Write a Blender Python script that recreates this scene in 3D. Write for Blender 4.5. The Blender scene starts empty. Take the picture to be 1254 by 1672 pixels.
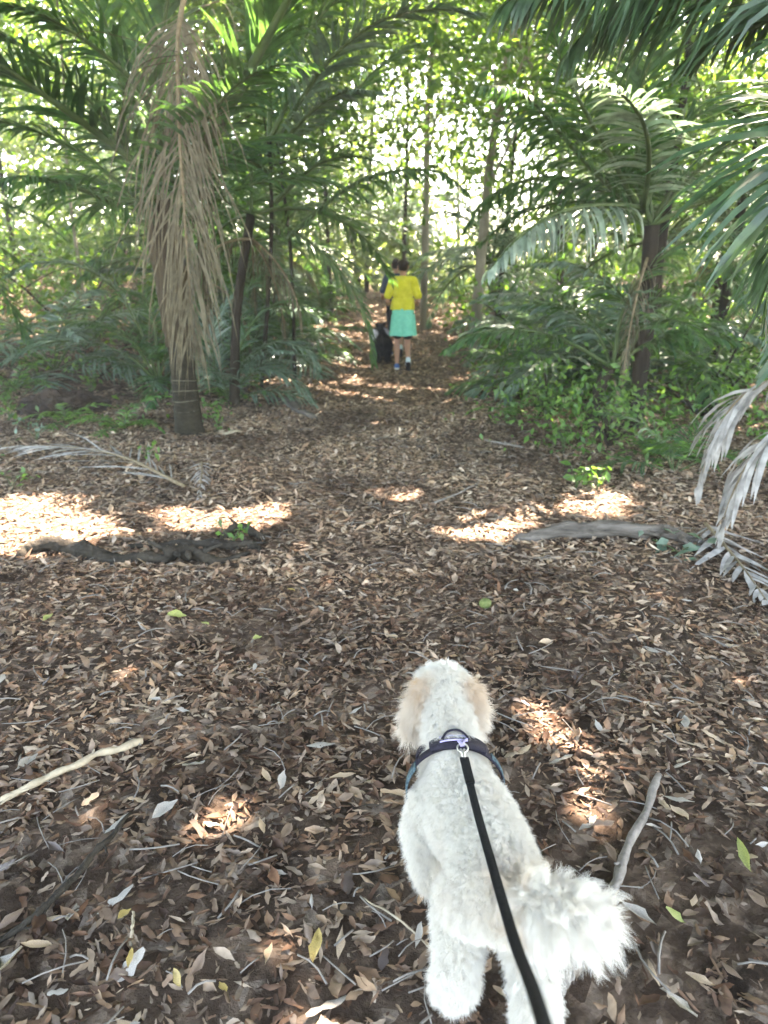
import bpy, bmesh, math, random
import numpy as np
from mathutils import Vector, Matrix, Euler, noise as mnoise

R = math.radians
SC = bpy.context.scene
COL = SC.collection
rng = np.random.default_rng(7)
random.seed(7)

# ------------------------------------------------------------------ camera
CAM_H = 1.5
PITCH = R(18.5)
FPX = 1180.0                                  # focal length in photograph pixels (photo is 1254 x 1672)
cam_d = bpy.data.cameras.new('camera')
cam = bpy.data.objects.new('camera', cam_d)
COL.objects.link(cam)
cam.location = (0, 0, CAM_H)
cam.rotation_euler = (R(90) - PITCH, 0, 0)
cam_d.sensor_fit = 'VERTICAL'
cam_d.sensor_height = 36.0
cam_d.sensor_width = 27.0
cam_d.lens = 36.0 * FPX / 1672.0
cam_d.clip_start = 0.05
cam_d.clip_end = 2000
cam_d.dof.use_dof = True
cam_d.dof.focus_distance = 2.1
cam_d.dof.aperture_fstop = 3.4
SC.camera = cam

# ------------------------------------------------------------------ sky, sun, exposure
SUN_EL = R(62)
SUN_AZ = R(36)                                # from +Y towards +X
SUN = Vector((math.cos(SUN_EL) * math.sin(SUN_AZ), math.cos(SUN_EL) * math.cos(SUN_AZ), math.sin(SUN_EL)))
w = bpy.data.worlds.new('World')
SC.world = w
w.use_nodes = True
nt = w.node_tree
bg = nt.nodes['Background']
sky = nt.nodes.new('ShaderNodeTexSky')
sky.sky_type = 'NISHITA'
sky.sun_disc = False
sky.sun_elevation = SUN_EL
sky.sun_rotation = SUN_AZ
sky.dust_density = 2.5
nt.links.new(sky.outputs[0], bg.inputs[0])
bg.inputs[1].default_value = 0.15
sd = bpy.data.lights.new('sun', 'SUN')
sd.energy = 4.3
sd.angle = R(0.55)
sd.color = (1.0, 0.93, 0.93)
sun = bpy.data.objects.new('sun', sd)
sun.rotation_euler = SUN.to_track_quat('Z', 'Y').to_euler()
sun.location = (4, 5, 14)
COL.objects.link(sun)
SC.view_settings.view_transform = 'Standard'
SC.view_settings.look = 'None'
SC.view_settings.exposure = 4.5
SC.view_settings.gamma = 1
SC.view_settings.use_curve_mapping = False
SC.view_settings.use_white_balance = True
SC.view_settings.white_balance_temperature = 7900
SC.view_settings.white_balance_tint = 14
SC.cycles.use_denoising = True
SC.cycles.max_bounces = 7
SC.cycles.diffuse_bounces = 4
SC.cycles.glossy_bounces = 2
SC.cycles.transmission_bounces = 4
SC.cycles.transparent_max_bounces = 4
SC.cycles.caustics_reflective = False
SC.cycles.caustics_refractive = False
SC.cycles.sample_clamp_indirect = 6.0

CP, SP = math.cos(PITCH), math.sin(PITCH)


def ray(px, py):
    u = (px - 627.0) / FPX
    v = (836.0 - py) / FPX
    return Vector((u, CP + SP * v, -SP + CP * v))


def at(px, py, y):
    d = ray(px, py)
    t = y / d.y
    return Vector((0, 0, CAM_H)) + d * t


# ------------------------------------------------------------------ helpers
def sstep(a, b, x):
    t = np.clip((x - a) / (b - a), 0, 1)
    return t * t * (3 - 2 * t)


def H(x, y):
    """ground height"""
    x = np.asarray(x, dtype=float)
    y = np.asarray(y, dtype=float)
    h = 0.85 * sstep(11, 21, y)
    yy = np.clip(y, -40, 60)
    left = sstep(-1.6, -5.0, x)
    right = sstep(1.9, 6.0, x)
    h = h + left * (0.075 * np.clip(yy - 5.5, 0, 20)) + right * (0.035 * np.clip(yy - 4.0, 0, 20))
    h = h + 0.02 * np.sin(1.3 * x + 0.7 * y) * np.cos(0.9 * y - 0.4 * x) + 0.012 * np.sin(3.1 * x - 1.1) * np.sin(2.7 * y)
    h = h + 0.06 * (left + right) * np.sin(2.1 * x + 0.3) * np.sin(1.7 * y + 1.0)
    # the path itself is trodden slightly hollow
    h = h - 0.03 * np.exp(-((x - 0.25) / 0.9) ** 2) * sstep(1.0, 4, y)
    return h


def Hf(x, y):
    return float(H(x, y))


def G(px, py):
    """point of the ground seen at a photograph pixel"""
    d = ray(px, py)
    t = -CAM_H / d.z
    for _ in range(12):
        x, y = d.x * t, d.y * t
        t = (Hf(x, y) - CAM_H) / d.z
        if t > 60 or t < 0:
            t = 30
    return Vector((d.x * t, d.y * t, Hf(d.x * t, d.y * t)))


def tag(o, label=None, cat=None, group=None, kind=None):
    if label: o['label'] = label
    if cat: o['category'] = cat
    if group: o['group'] = group
    if kind: o['kind'] = kind
    return o


def empty(name, loc, rz=0.0):
    o = bpy.data.objects.new(name, None)
    o.location = loc
    o.rotation_euler = (0, 0, rz)
    o.empty_display_size = 0.1
    COL.objects.link(o)
    return o


def link(name, me, parent=None, loc=None, rot=None):
    o = bpy.data.objects.new(name, me)
    COL.objects.link(o)
    if parent: o.parent = parent
    if loc is not None: o.location = loc
    if rot is not None: o.rotation_euler = rot
    return o


def mesh_np(name, V, Q, mats, midx=None, smooth=False):
    """V (n,3); Q list of arrays of faces (m,3) or (m,4)"""
    me = bpy.data.meshes.new(name)
    V = np.asarray(V, dtype=np.float32)
    if not isinstance(Q, (list, tuple)): Q = [Q]
    Q = [np.asarray(q, dtype=np.int32) for q in Q if len(q)]
    loops = np.concatenate([q.ravel() for q in Q])
    sizes = np.concatenate([np.full(len(q), q.shape[1], dtype=np.int32) for q in Q])
    starts = np.concatenate([[0], np.cumsum(sizes)[:-1]]).astype(np.int32)
    me.vertices.add(len(V))
    me.vertices.foreach_set('co', V.ravel())
    me.loops.add(len(loops))
    me.loops.foreach_set('vertex_index', loops)
    me.polygons.add(len(sizes))
    me.polygons.foreach_set('loop_start', starts)
    me.polygons.foreach_set('loop_total', sizes)
    if midx is not None:
        me.polygons.foreach_set('material_index', np.asarray(midx, dtype=np.int32))
    if smooth:
        me.polygons.foreach_set('use_smooth', np.ones(len(sizes), dtype=bool))
    me.update(calc_edges=True)
    me.validate()
    for m in (mats if isinstance(mats, (list, tuple)) else [mats]):
        me.materials.append(m)
    return me


def catmull(P, n):
    P = np.asarray([tuple(p) for p in P], dtype=float)
    if len(P) == 2:
        t = np.linspace(0, 1, n)[:, None]
        return P[0] * (1 - t) + P[1] * t
    A = np.vstack([2 * P[0] - P[1], P, 2 * P[-1] - P[-2]])
    seg = len(P) - 1
    out = []
    for t in np.linspace(0, seg - 1e-6, n):
        i = int(t); f = t - i
        p0, p1, p2, p3 = A[i], A[i + 1], A[i + 2], A[i + 3]
        out.append(0.5 * ((2 * p1) + (-p0 + p2) * f + (2 * p0 - 5 * p1 + 4 * p2 - p3) * f * f + (-p0 + 3 * p1 - 3 * p2 + p3) * f ** 3))
    return np.array(out)


def nrm(a):
    return a / np.maximum(np.linalg.norm(a, axis=-1, keepdims=True), 1e-9)


def tube(P, rad, sides=8, wob=0.0, cap=True, flat=1.0):
    """tube mesh arrays along polyline P with radii rad"""
    P = np.asarray(P, float)
    n = len(P)
    rad = np.broadcast_to(np.asarray(rad, float), (n,))
    T = nrm(np.gradient(P, axis=0))
    ref = np.array([0.0, 0.0, 1.0]) if abs(T[0][2]) < 0.9 else np.array([0.0, 1.0, 0.0])
    A = nrm(np.cross(T, ref))
    B = np.cross(A, T)
    ang = np.linspace(0, 2 * math.pi, sides, endpoint=False)
    r = rad[:, None] * (1 + wob * rng.standard_normal((n, sides)))
    V = P[:, None, :] + r[..., None] * (np.cos(ang)[None, :, None] * A[:, None, :] + flat * np.sin(ang)[None, :, None] * B[:, None, :])
    V = V.reshape(-1, 3)
    Q = []
    for i in range(n - 1):
        for k in range(sides):
            k2 = (k + 1) % sides
            Q.append((i * sides + k, i * sides + k2, (i + 1) * sides + k2, (i + 1) * sides + k))
    F = [np.array(Q)]
    if cap:
        V = np.vstack([V, P[0], P[-1]])
        tr = []
        for k in range(sides):
            k2 = (k + 1) % sides
            tr.append((n * sides, k2, k))
            tr.append((n * sides + 1, (n - 1) * sides + k, (n - 1) * sides + k2))
        F.append(np.array(tr))
    return V, F


class MB:
    """collects several vertex/face blocks into one mesh"""
    def __init__(s):
        s.V, s.F, s.M, s.n = [], {3: [], 4: []}, {3: [], 4: []}, 0

    def add(s, V, F, m=0):
        if not isinstance(F, (list, tuple)): F = [F]
        for f in F:
            f = np.asarray(f)
            if len(f) == 0: continue
            s.F[f.shape[1]].append(f + s.n)
            s.M[f.shape[1]].append(np.full(len(f), m))
        s.V.append(np.asarray(V, float))
        s.n += len(V)
        return s

    def mesh(s, name, mats, smooth=False):
        Q, M = [], []
        for k in (3, 4):
            if s.F[k]:
                Q.append(np.concatenate(s.F[k]))
                M.append(np.concatenate(s.M[k]))
        return mesh_np(name, np.concatenate(s.V), Q, mats, np.concatenate(M), smooth)


# ------------------------------------------------------------------ materials
def new_mat(name):
    m = bpy.data.materials.new(name)
    m.use_nodes = True
    t = m.node_tree
    return m, t, t.nodes['Principled BSDF']


def ramp(t, stops, interp='LINEAR'):
    r = t.nodes.new('ShaderNodeValToRGB')
    r.color_ramp.interpolation = interp
    e = r.color_ramp.elements
    while len(e) < len(stops): e.new(0.5)
    for i, (p, c) in enumerate(stops):
        e[i].position = p
        e[i].color = (c[0], c[1], c[2], 1)
    return r


def leaf_mat(name, cols, trans=0.45, rough=0.45, tcol=(1.6, 1.5, 0.7), scale=14, spec=0.5, streak=True):
    m, t, b = new_mat(name)
    geo = t.nodes.new('ShaderNodeNewGeometry')
    if len(cols) == 1: cols = [cols[0], cols[0]]
    n = len(cols)
    r = ramp(t, [(i / max(n - 1, 1), c) for i, c in enumerate(cols)])
    t.links.new(geo.outputs['Random Per Island'], r.inputs[0])
    tc = t.nodes.new('ShaderNodeTexCoord')
    nz = t.nodes.new('ShaderNodeTexNoise')
    nz.inputs['Scale'].default_value = scale
    nz.inputs['Detail'].default_value = 3
    t.links.new(tc.outputs['Object'], nz.inputs[0])
    mr = t.nodes.new('ShaderNodeMapRange')
    mr.inputs[1].default_value = 0.3; mr.inputs[2].default_value = 0.7
    mr.inputs[3].default_value = 0.6; mr.inputs[4].default_value = 1.35
    t.links.new(nz.outputs[0], mr.inputs[0])
    mx = t.nodes.new('ShaderNodeVectorMath'); mx.operation = 'SCALE'
    t.links.new(r.outputs[0], mx.inputs[0])
    t.links.new(mr.outputs[0], mx.inputs['Scale'])
    t.links.new(mx.outputs[0], b.inputs['Base Color'])
    b.inputs['Roughness'].default_value = rough
    b.inputs['Specular IOR Level'].default_value = spec
    if trans > 0:
        tr = t.nodes.new('ShaderNodeBsdfTranslucent')
        tm = t.nodes.new('ShaderNodeVectorMath'); tm.operation = 'MULTIPLY'
        tm.inputs[1].default_value = tcol
        t.links.new(mx.outputs[0], tm.inputs[0])
        t.links.new(tm.outputs[0], tr.inputs[0])
        ms = t.nodes.new('ShaderNodeMixShader')
        ms.inputs[0].default_value = trans
        t.links.new(b.outputs[0], ms.inputs[1])
        t.links.new(tr.outputs[0], ms.inputs[2])
        t.links.new(ms.outputs[0], t.nodes['Material Output'].inputs[0])
    return m


def noisy_mat(name, c1, c2, scale=8, rough=0.85, bump=0.3, stretch=(1, 1, 1), detail=6, spec=0.12, bscale=None, sheen=0):
    m, t, b = new_mat(name)
    tc = t.nodes.new('ShaderNodeTexCoord')
    mp = t.nodes.new('ShaderNodeMapping')
    mp.inputs['Scale'].default_value = stretch
    t.links.new(tc.outputs['Object'], mp.inputs[0])
    nz = t.nodes.new('ShaderNodeTexNoise')
    nz.inputs['Scale'].default_value = scale
    nz.inputs['Detail'].default_value = detail
    nz.inputs['Roughness'].default_value = 0.65
    t.links.new(mp.outputs[0], nz.inputs[0])
    r = ramp(t, [(0.3, c1), (0.7, c2)])
    t.links.new(nz.outputs[0], r.inputs[0])
    t.links.new(r.outputs[0], b.inputs['Base Color'])
    b.inputs['Roughness'].default_value = rough
    b.inputs['Specular IOR Level'].default_value = spec
    if sheen: b.inputs['Sheen Weight'].default_value = sheen
    if bump:
        n2 = t.nodes.new('ShaderNodeTexNoise')
        n2.inputs['Scale'].default_value = bscale or scale * 3
        n2.inputs['Detail'].default_value = 5
        t.links.new(mp.outputs[0], n2.inputs[0])
        bp = t.nodes.new('ShaderNodeBump')
        bp.inputs['Strength'].default_value = bump
        bp.inputs['Distance'].default_value = 0.02
        t.links.new(n2.outputs[0], bp.inputs['Height'])
        t.links.new(bp.outputs[0], b.inputs['Normal'])
    return m


M_PALM = leaf_mat('palm_leaf', [(0.022, 0.06, 0.02), (0.04, 0.095, 0.03), (0.055, 0.12, 0.04), (0.035, 0.085, 0.045)], trans=0.4, rough=0.42, tcol=(1.7, 1.7, 0.8), spec=.35)
M_PALM_BLUE = leaf_mat('blue_green_palm_leaf', [(0.06, 0.105, 0.07), (0.095, 0.15, 0.105), (0.12, 0.175, 0.13)], trans=0.3, rough=0.4, tcol=(1.2, 1.4, 0.9))
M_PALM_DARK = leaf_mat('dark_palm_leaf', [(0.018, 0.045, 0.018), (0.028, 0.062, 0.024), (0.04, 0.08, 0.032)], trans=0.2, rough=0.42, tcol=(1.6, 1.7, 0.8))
M_PALM_PALE = leaf_mat('pale_palm_leaf', [(0.13, 0.19, 0.14), (0.19, 0.26, 0.19), (0.24, 0.30, 0.23)], trans=0.35, rough=0.5, tcol=(1.0, 1.1, 0.8))
M_YOUNG_OR_LIT = leaf_mat('young_or_lit_leaf', [(0.05, 0.13, 0.03), (0.08, 0.18, 0.04), (0.11, 0.22, 0.05)], trans=0.5, rough=0.5, tcol=(1.5, 1.4, 0.6))
M_DEAD = leaf_mat('dead_palm_leaf', [(0.045, 0.038, 0.022), (0.08, 0.07, 0.042), (0.15, 0.135, 0.088), (0.06, 0.052, 0.032)], trans=0.25, rough=0.8, tcol=(1.1, 1.0, 0.8), spec=0.2)
M_DEADGREY = leaf_mat('grey_dead_palm_leaf', [(0.16, 0.155, 0.14), (0.26, 0.25, 0.225), (0.34, 0.335, 0.31)], trans=0.2, rough=0.8, tcol=(1, 1, .95), spec=0.2)
M_BROAD = leaf_mat('broad_leaf', [(0.03, 0.08, 0.02), (0.055, 0.12, 0.03), (0.09, 0.16, 0.04), (0.05, 0.10, 0.045)], trans=0.5, rough=0.5, tcol=(1.8, 1.7, 0.6), scale=1.5)
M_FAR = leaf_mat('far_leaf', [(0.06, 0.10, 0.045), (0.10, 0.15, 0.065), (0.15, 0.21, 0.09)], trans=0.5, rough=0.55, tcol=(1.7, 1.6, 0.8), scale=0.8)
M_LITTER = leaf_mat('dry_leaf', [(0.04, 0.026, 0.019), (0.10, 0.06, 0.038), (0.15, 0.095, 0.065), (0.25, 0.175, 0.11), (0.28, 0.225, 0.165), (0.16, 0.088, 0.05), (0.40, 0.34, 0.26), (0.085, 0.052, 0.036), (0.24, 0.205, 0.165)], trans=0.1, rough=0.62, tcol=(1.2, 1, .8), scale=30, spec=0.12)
M_LITTER_LIT = leaf_mat('lit_dry_leaf', [(0.06, 0.042, 0.03), (0.15, 0.10, 0.066), (0.22, 0.155, 0.105), (0.33, 0.255, 0.17), (0.37, 0.31, 0.235), (0.21, 0.13, 0.08), (0.48, 0.42, 0.33), (0.12, 0.08, 0.056), (0.32, 0.28, 0.23)], trans=0.1, rough=0.62, tcol=(1.2, 1, .8), scale=30, spec=0.12)  # dry leaf copy made paler: stronger light beyond the near track, put into colour
for _mm in (M_LITTER, M_LITTER_LIT):
  t = _mm.node_tree
  _b = t.nodes['Principled BSDF']
  _src = _b.inputs['Base Color'].links[0].from_socket
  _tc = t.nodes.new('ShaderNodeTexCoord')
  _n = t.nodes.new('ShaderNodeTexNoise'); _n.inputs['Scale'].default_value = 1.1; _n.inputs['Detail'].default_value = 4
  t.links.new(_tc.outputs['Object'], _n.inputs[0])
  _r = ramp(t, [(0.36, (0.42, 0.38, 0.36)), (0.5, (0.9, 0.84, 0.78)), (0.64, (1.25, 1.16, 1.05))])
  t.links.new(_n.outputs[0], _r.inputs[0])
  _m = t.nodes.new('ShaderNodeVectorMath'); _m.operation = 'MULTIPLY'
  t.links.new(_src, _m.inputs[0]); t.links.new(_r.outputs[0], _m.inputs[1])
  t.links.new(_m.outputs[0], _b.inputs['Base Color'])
M_LEAFBROWN = leaf_mat('brown_fallen_leaf', [(0.17, 0.115, 0.075)], trans=0.1, rough=0.6, scale=40)
M_LEAFTAN = leaf_mat('tan_fallen_leaf', [(0.36, 0.27, 0.175)], trans=0.1, rough=0.6, scale=40)
M_LEAFGREY = leaf_mat('grey_fallen_leaf', [(0.30, 0.275, 0.23)], trans=0.1, rough=0.6, scale=40)
M_LEAFDARK = leaf_mat('dark_fallen_leaf', [(0.05, 0.034, 0.025)], trans=0.05, rough=0.55, scale=40)
M_LEAFYEL = leaf_mat('yellow_fallen_leaf', [(0.36, 0.265, 0.085)], trans=0.2, rough=0.5, scale=30)
M_LEAFLIME = leaf_mat('lime_fallen_leaf', [(0.26, 0.29, 0.09)], trans=0.2, rough=0.5, scale=30)
M_STALK = noisy_mat('green_stalk', (0.03, 0.055, 0.02), (0.07, 0.10, 0.035), 10, 0.5, 0.1)
M_STALKDRY = noisy_mat('dry_stalk', (0.10, 0.075, 0.045), (0.22, 0.18, 0.11), 18, 0.8, 0.3)
M_BARK = noisy_mat('dark_bark', (0.008, 0.007, 0.005), (0.035, 0.029, 0.019), 6, 0.9, 0.8, (1, 1, 0.35))
M_BARKPALE = noisy_mat('pale_bark', (0.09, 0.08, 0.055), (0.26, 0.235, 0.18), 5, 0.9, 0.6, (1, 1, 0.3))
M_RING = noisy_mat('ringed_trunk', (0.009, 0.008, 0.005), (0.032, 0.028, 0.016), 14, 0.8, 0.6, (1, 1, 3))
M_SCAR = noisy_mat('trunk_ring_scar', (0.05, 0.046, 0.032), (0.13, 0.12, 0.085), 20, 0.9, 0.3)
M_SHAFT = noisy_mat('crownshaft', (0.06, 0.085, 0.03), (0.12, 0.14, 0.06), 5, 0.5, 0.15, (1, 1, 0.3))
M_FIBRE = noisy_mat('old_sheath_fibre', (0.02, 0.015, 0.008), (0.075, 0.06, 0.035), 16, 0.95, 0.8, (1, 1, 0.15))
M_ROOT = noisy_mat('dark_root', (0.01, 0.009, 0.007), (0.05, 0.042, 0.03), 12, 0.85, 0.8)
M_LOG = noisy_mat('weathered_log', (0.02, 0.017, 0.012), (0.17, 0.15, 0.125), 9, 0.85, 0.6, (0.25, 2.5, 2.5))
M_STICK = noisy_mat('pale_stick', (0.22, 0.18, 0.12), (0.42, 0.36, 0.25), 20, 0.8, 0.3)
M_STICKGREY = noisy_mat('grey_stick', (0.10, 0.09, 0.075), (0.22, 0.20, 0.17), 20, 0.85, 0.4)


def ground_mat():
    m, t, b = new_mat('forest_soil')
    tc = t.nodes.new('ShaderNodeTexCoord')
    def nz(scale, detail=6, rough=0.6, st=None):
        n = t.nodes.new('ShaderNodeTexNoise')
        n.inputs['Scale'].default_value = scale
        n.inputs['Detail'].default_value = detail
        n.inputs['Roughness'].default_value = rough
        t.links.new(tc.outputs['Object'], n.inputs[0])
        return n
    r1 = ramp(t, [(0.30, (0.02, 0.014, 0.010)), (0.5, (0.055, 0.038, 0.026)), (0.72, (0.10, 0.072, 0.05))])
    t.links.new(nz(3.0, 8).outputs[0], r1.inputs[0])
    vo = t.nodes.new('ShaderNodeTexVoronoi')
    vo.inputs['Scale'].default_value = 26
    t.links.new(tc.outputs['Object'], vo.inputs[0])
    r2 = ramp(t, [(0.0, (0.03, 0.02, 0.014)), (0.35, (0.09, 0.062, 0.042)), (0.65, (0.16, 0.115, 0.08)), (0.9, (0.26, 0.21, 0.16))])
    t.links.new(vo.outputs['Color'], r2.inputs[0])
    mix = t.nodes.new('ShaderNodeMix'); mix.data_type = 'RGBA'
    r3 = ramp(t, [(0.45, (0, 0, 0)), (0.6, (1, 1, 1))])
    t.links.new(nz(9, 5).outputs[0], r3.inputs[0])
    t.links.new(r3.outputs[0], mix.inputs[0])
    t.links.new(r1.outputs[0], mix.inputs[6])
    t.links.new(r2.outputs[0], mix.inputs[7])
    t.links.new(mix.outputs[2], b.inputs['Base Color'])
    b.inputs['Roughness'].default_value = 0.9
    b.inputs['Specular IOR Level'].default_value = 0.04
    bp = t.nodes.new('ShaderNodeBump')
    bp.inputs['Strength'].default_value = 0.9
    bp.inputs['Distance'].default_value = 0.02
    t.links.new(nz(40, 6, 0.7).outputs[0], bp.inputs['Height'])
    t.links.new(bp.outputs[0], b.inputs['Normal'])
    return m


# ------------------------------------------------------------------ ground
def axis(parts):
    out = []
    for a, b_, n in parts: out.append(np.linspace(a, b_, n, endpoint=False))
    return np.concatenate(out + [[parts[-1][1]]])


gx = axis([(-90, -60, 8), (-60, -12, 24), (-12, -3, 60), (-3, 3, 120), (3, 12, 60), (12, 60, 24), (60, 90, 8)])
gy = axis([(-60, -40, 8), (-40, -3, 30), (-3, 6, 170), (6, 20, 110), (20, 60, 40), (60, 90, 8)])
X, Y = np.meshgrid(gx, gy)
Z = H(X, Y)
Z = Z + 0.008 * rng.standard_normal(Z.shape) * (np.abs(X) < 12) * (Y < 20)
V = np.stack([X.ravel(), Y.ravel(), Z.ravel()], 1)
nx_, ny_ = len(gx), len(gy)
ii, jj = np.meshgrid(np.arange(nx_ - 1), np.arange(ny_ - 1))
a = (jj * nx_ + ii).ravel()
Q = np.stack([a, a + 1, a + nx_ + 1, a + nx_], 1)
ground = link('ground', mesh_np('ground', V, Q, ground_mat(), smooth=True))
tag(ground, 'dark forest soil of the walking track', kind='structure')


# ------------------------------------------------------------------ fallen leaf geometry
def leaf_template(kind='lance', curl=0.15, simple=False):
    # stations along the length; columns left, middle, right
    if kind == 'lance': prof = [0.0, 0.55, 1.0, 0.9, 0.5, 0.0]
    elif kind == 'broad': prof = [0.05, 0.8, 1.0, 0.95, 0.7, 0.05]
    else: prof = [0.35, 0.9, 1.0, 0.8, 0.9, 0.3]
    if simple: prof = [prof[0], prof[2], prof[4], prof[5]]
    n = len(prof)
    V, F = [], []
    for i, p in enumerate(prof):
        x = i / (n - 1) - 0.5
        for s in (-1, 0, 1):
            V.append((x, s * p * 0.5, (curl * abs(s) * p + curl * 1.3 * (x * x) * 2)))
    for i in range(n - 1):
        for c in (0, 1):
            k = i * 3 + c
            F.append((k, k + 3, k + 4, k + 1))
    return np.array(V), np.array(F)


_tr = np.random.default_rng(21)
TEMPL, SIMPLE = [], []
for _k, _c in (('lance', .14), ('lance', -.12), ('broad', .22), ('torn', .12), ('broad', -.14), ('lance', .3), ('torn', -.2), ('lance', -.28)):
    _V, _F = leaf_template(_k, _c)
    _j = _tr.uniform(.55, 1.25, (len(_V) // 3, 3))
    _V[:, 1] *= _j.ravel()                                    # ragged, uneven edges
    _V[:, 0] += _tr.uniform(-.05, .05, len(_V))
    _V[:, 2] += _tr.uniform(-.12, .12, len(_V))
    TEMPL.append((_V, _F))
    _V, _F = leaf_template(_k, _c, True)
    _V[:, 1] *= _tr.uniform(.6, 1.25, len(_V))
    SIMPLE.append((_V, _F))


def scatter_leaves(px_, py_, pz_, L, Wd, tilt, tm=None, seed=1, T_=None):
    """one mesh block with a curled little leaf at each point"""
    r = np.random.default_rng(seed)
    mb = MB()
    N = len(px_)
    T_ = T_ or TEMPL
    which = r.integers(0, len(T_), N) if tm is None else np.full(N, tm)
    for k, (TV, TF) in enumerate(T_):
        idx = np.where(which == k)[0]
        n = len(idx)
        if n == 0: continue
        v = np.repeat(TV[None], n, 0).copy()
        v[..., 0] *= L[idx, None]
        v[..., 1] *= Wd[idx, None]
        v[..., 2] *= Wd[idx, None] * r.uniform(0.3, 1.8, n)[:, None]
        # sideways bend
        v[..., 1] += (v[..., 0] ** 2) * r.uniform(-3, 3, n)[:, None]
        a = r.uniform(0, 2 * math.pi, n); tx = r.normal(0, 1, n) * tilt[idx]; ty = r.normal(0, 1, n) * tilt[idx]
        # tilt
        y, z = v[..., 1].copy(), v[..., 2].copy()
        v[..., 1] = y * np.cos(tx)[:, None] - z * np.sin(tx)[:, None]
        v[..., 2] = y * np.sin(tx)[:, None] + z * np.cos(tx)[:, None]
        x, z = v[..., 0].copy(), v[..., 2].copy()
        v[..., 0] = x * np.cos(ty)[:, None] - z * np.sin(ty)[:, None]
        v[..., 2] = x * np.sin(ty)[:, None] + z * np.cos(ty)[:, None]
        x, y = v[..., 0].copy(), v[..., 1].copy()
        v[..., 0] = x * np.cos(a)[:, None] - y * np.sin(a)[:, None] + px_[idx, None]
        v[..., 1] = x * np.sin(a)[:, None] + y * np.cos(a)[:, None] + py_[idx, None]
        lift = 0.3 * np.abs(np.sin(tx)) * Wd[idx] + 0.35 * np.abs(np.sin(ty)) * L[idx]
        v[..., 2] += (pz_[idx] + lift)[:, None]
        nv = TV.shape[0]
        F = (TF[None] + (np.arange(n) * nv)[:, None, None]).reshape(-1, 4)
        mb.add(v.reshape(-1, 3), F)
    return mb


def density(x, y):
    """how thickly leaves lie: bare dark soil is trodden open down the middle near the walker"""
    d = 1.0 - 0.80 * np.exp(-(((x - 0.35 - 0.05 * y) / 0.42) ** 2)) * np.exp(-((y - 1.1) / 1.0) ** 2)
    d -= 0.4 * np.exp(-(((x + 0.1) / 0.25) ** 2 + ((y - 1.35) / 0.35) ** 2))
    n = 0.5 + 0.5 * np.sin(4.1 * x + 1.7 * np.sin(2.3 * y)) * np.sin(3.3 * y + 1.3 * np.sin(3.7 * x))
    big = np.sin(1.7 * x + 2.1 * np.sin(1.3 * y) + 1.0) * np.sin(2.2 * y + 1.6 * np.sin(1.9 * x))
    d -= .55 * np.clip(big - .25, 0, 1) * (y < 3.8)
    return np.clip(d * (0.65 + 0.5 * n), 0.06, 1)


def litter(n, x0, x1, y0, y1, lmin, lmax, seed, wedge=True, zmax=0.014, T_=None):
    r = np.random.default_rng(seed)
    y = r.uniform(y0, y1, n)
    x = r.uniform(x0, x1, n)
    keep = r.uniform(0, 1, n) < density(x, y)
    if wedge: keep &= np.abs(x) < 0.62 * (y + 0.6) + 0.3
    x, y = x[keep], y[keep]
    n = len(x)
    L = lmin + (lmax - lmin) * r.beta(1.3, 2.2, n) * 1.25
    Wd = L * r.uniform(0.16, 0.5, n)
    return scatter_leaves(x, y, H(x, y) + r.uniform(0, zmax, n), L, Wd, r.uniform(0.05, 0.36, n), seed=seed, T_=T_)


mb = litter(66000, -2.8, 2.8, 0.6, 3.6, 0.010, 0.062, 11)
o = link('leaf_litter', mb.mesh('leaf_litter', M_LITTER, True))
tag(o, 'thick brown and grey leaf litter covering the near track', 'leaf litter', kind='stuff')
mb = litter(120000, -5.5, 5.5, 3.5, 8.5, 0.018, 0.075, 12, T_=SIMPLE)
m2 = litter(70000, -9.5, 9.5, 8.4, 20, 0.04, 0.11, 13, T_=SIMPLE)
o = link('leaf_litter', mb.mesh('leaf_litter', M_LITTER_LIT, True))
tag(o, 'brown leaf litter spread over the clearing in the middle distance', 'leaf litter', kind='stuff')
o = link('leaf_litter', m2.mesh('leaf_litter', M_LITTER_LIT, True))
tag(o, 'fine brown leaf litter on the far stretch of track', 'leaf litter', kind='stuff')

# tiny twigs and stems through the litter
r_ = np.random.default_rng(5)
mb = MB()
for i in range(800):
    y = r_.uniform(0.9, 7.5); x = r_.uniform(-0.6, 0.6) * (y + 0.4)
    L = r_.uniform(0.03, 0.15); a_ = r_.uniform(0, math.pi)
    c = np.array([x, y, 0]); d = np.array([math.cos(a_), math.sin(a_), 0])
    s = np.array([-d[1], d[0], 0]) * r_.uniform(-.15, .15) * L
    P = np.array([c - d * L / 2, c + s, c + d * L / 2])
    P[:, 2] = H(P[:, 0], P[:, 1]) + np.array([.012, .022, .014]) + r_.uniform(0, .012)
    Vt, Ft = tube(catmull(P, 4), r_.uniform(.0012, .0034), 4, 0, True)
    mb.add(Vt, Ft)
tag(link('twig_litter', mb.mesh('twig_litter', M_STICKGREY)), 'fine broken twigs scattered through the leaf litter', 'twigs', kind='stuff')

# the largest leaves, each an object of its own
LEAFMESH = {}
def leaf_mesh(kind, mat):
    key = (kind, mat.name)
    if key not in LEAFMESH:
        LEAFMESH[key] = mesh_np('fallen_leaf', TEMPL[kind][0], TEMPL[kind][1], mat, smooth=True)
    return LEAFMESH[key]


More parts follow.
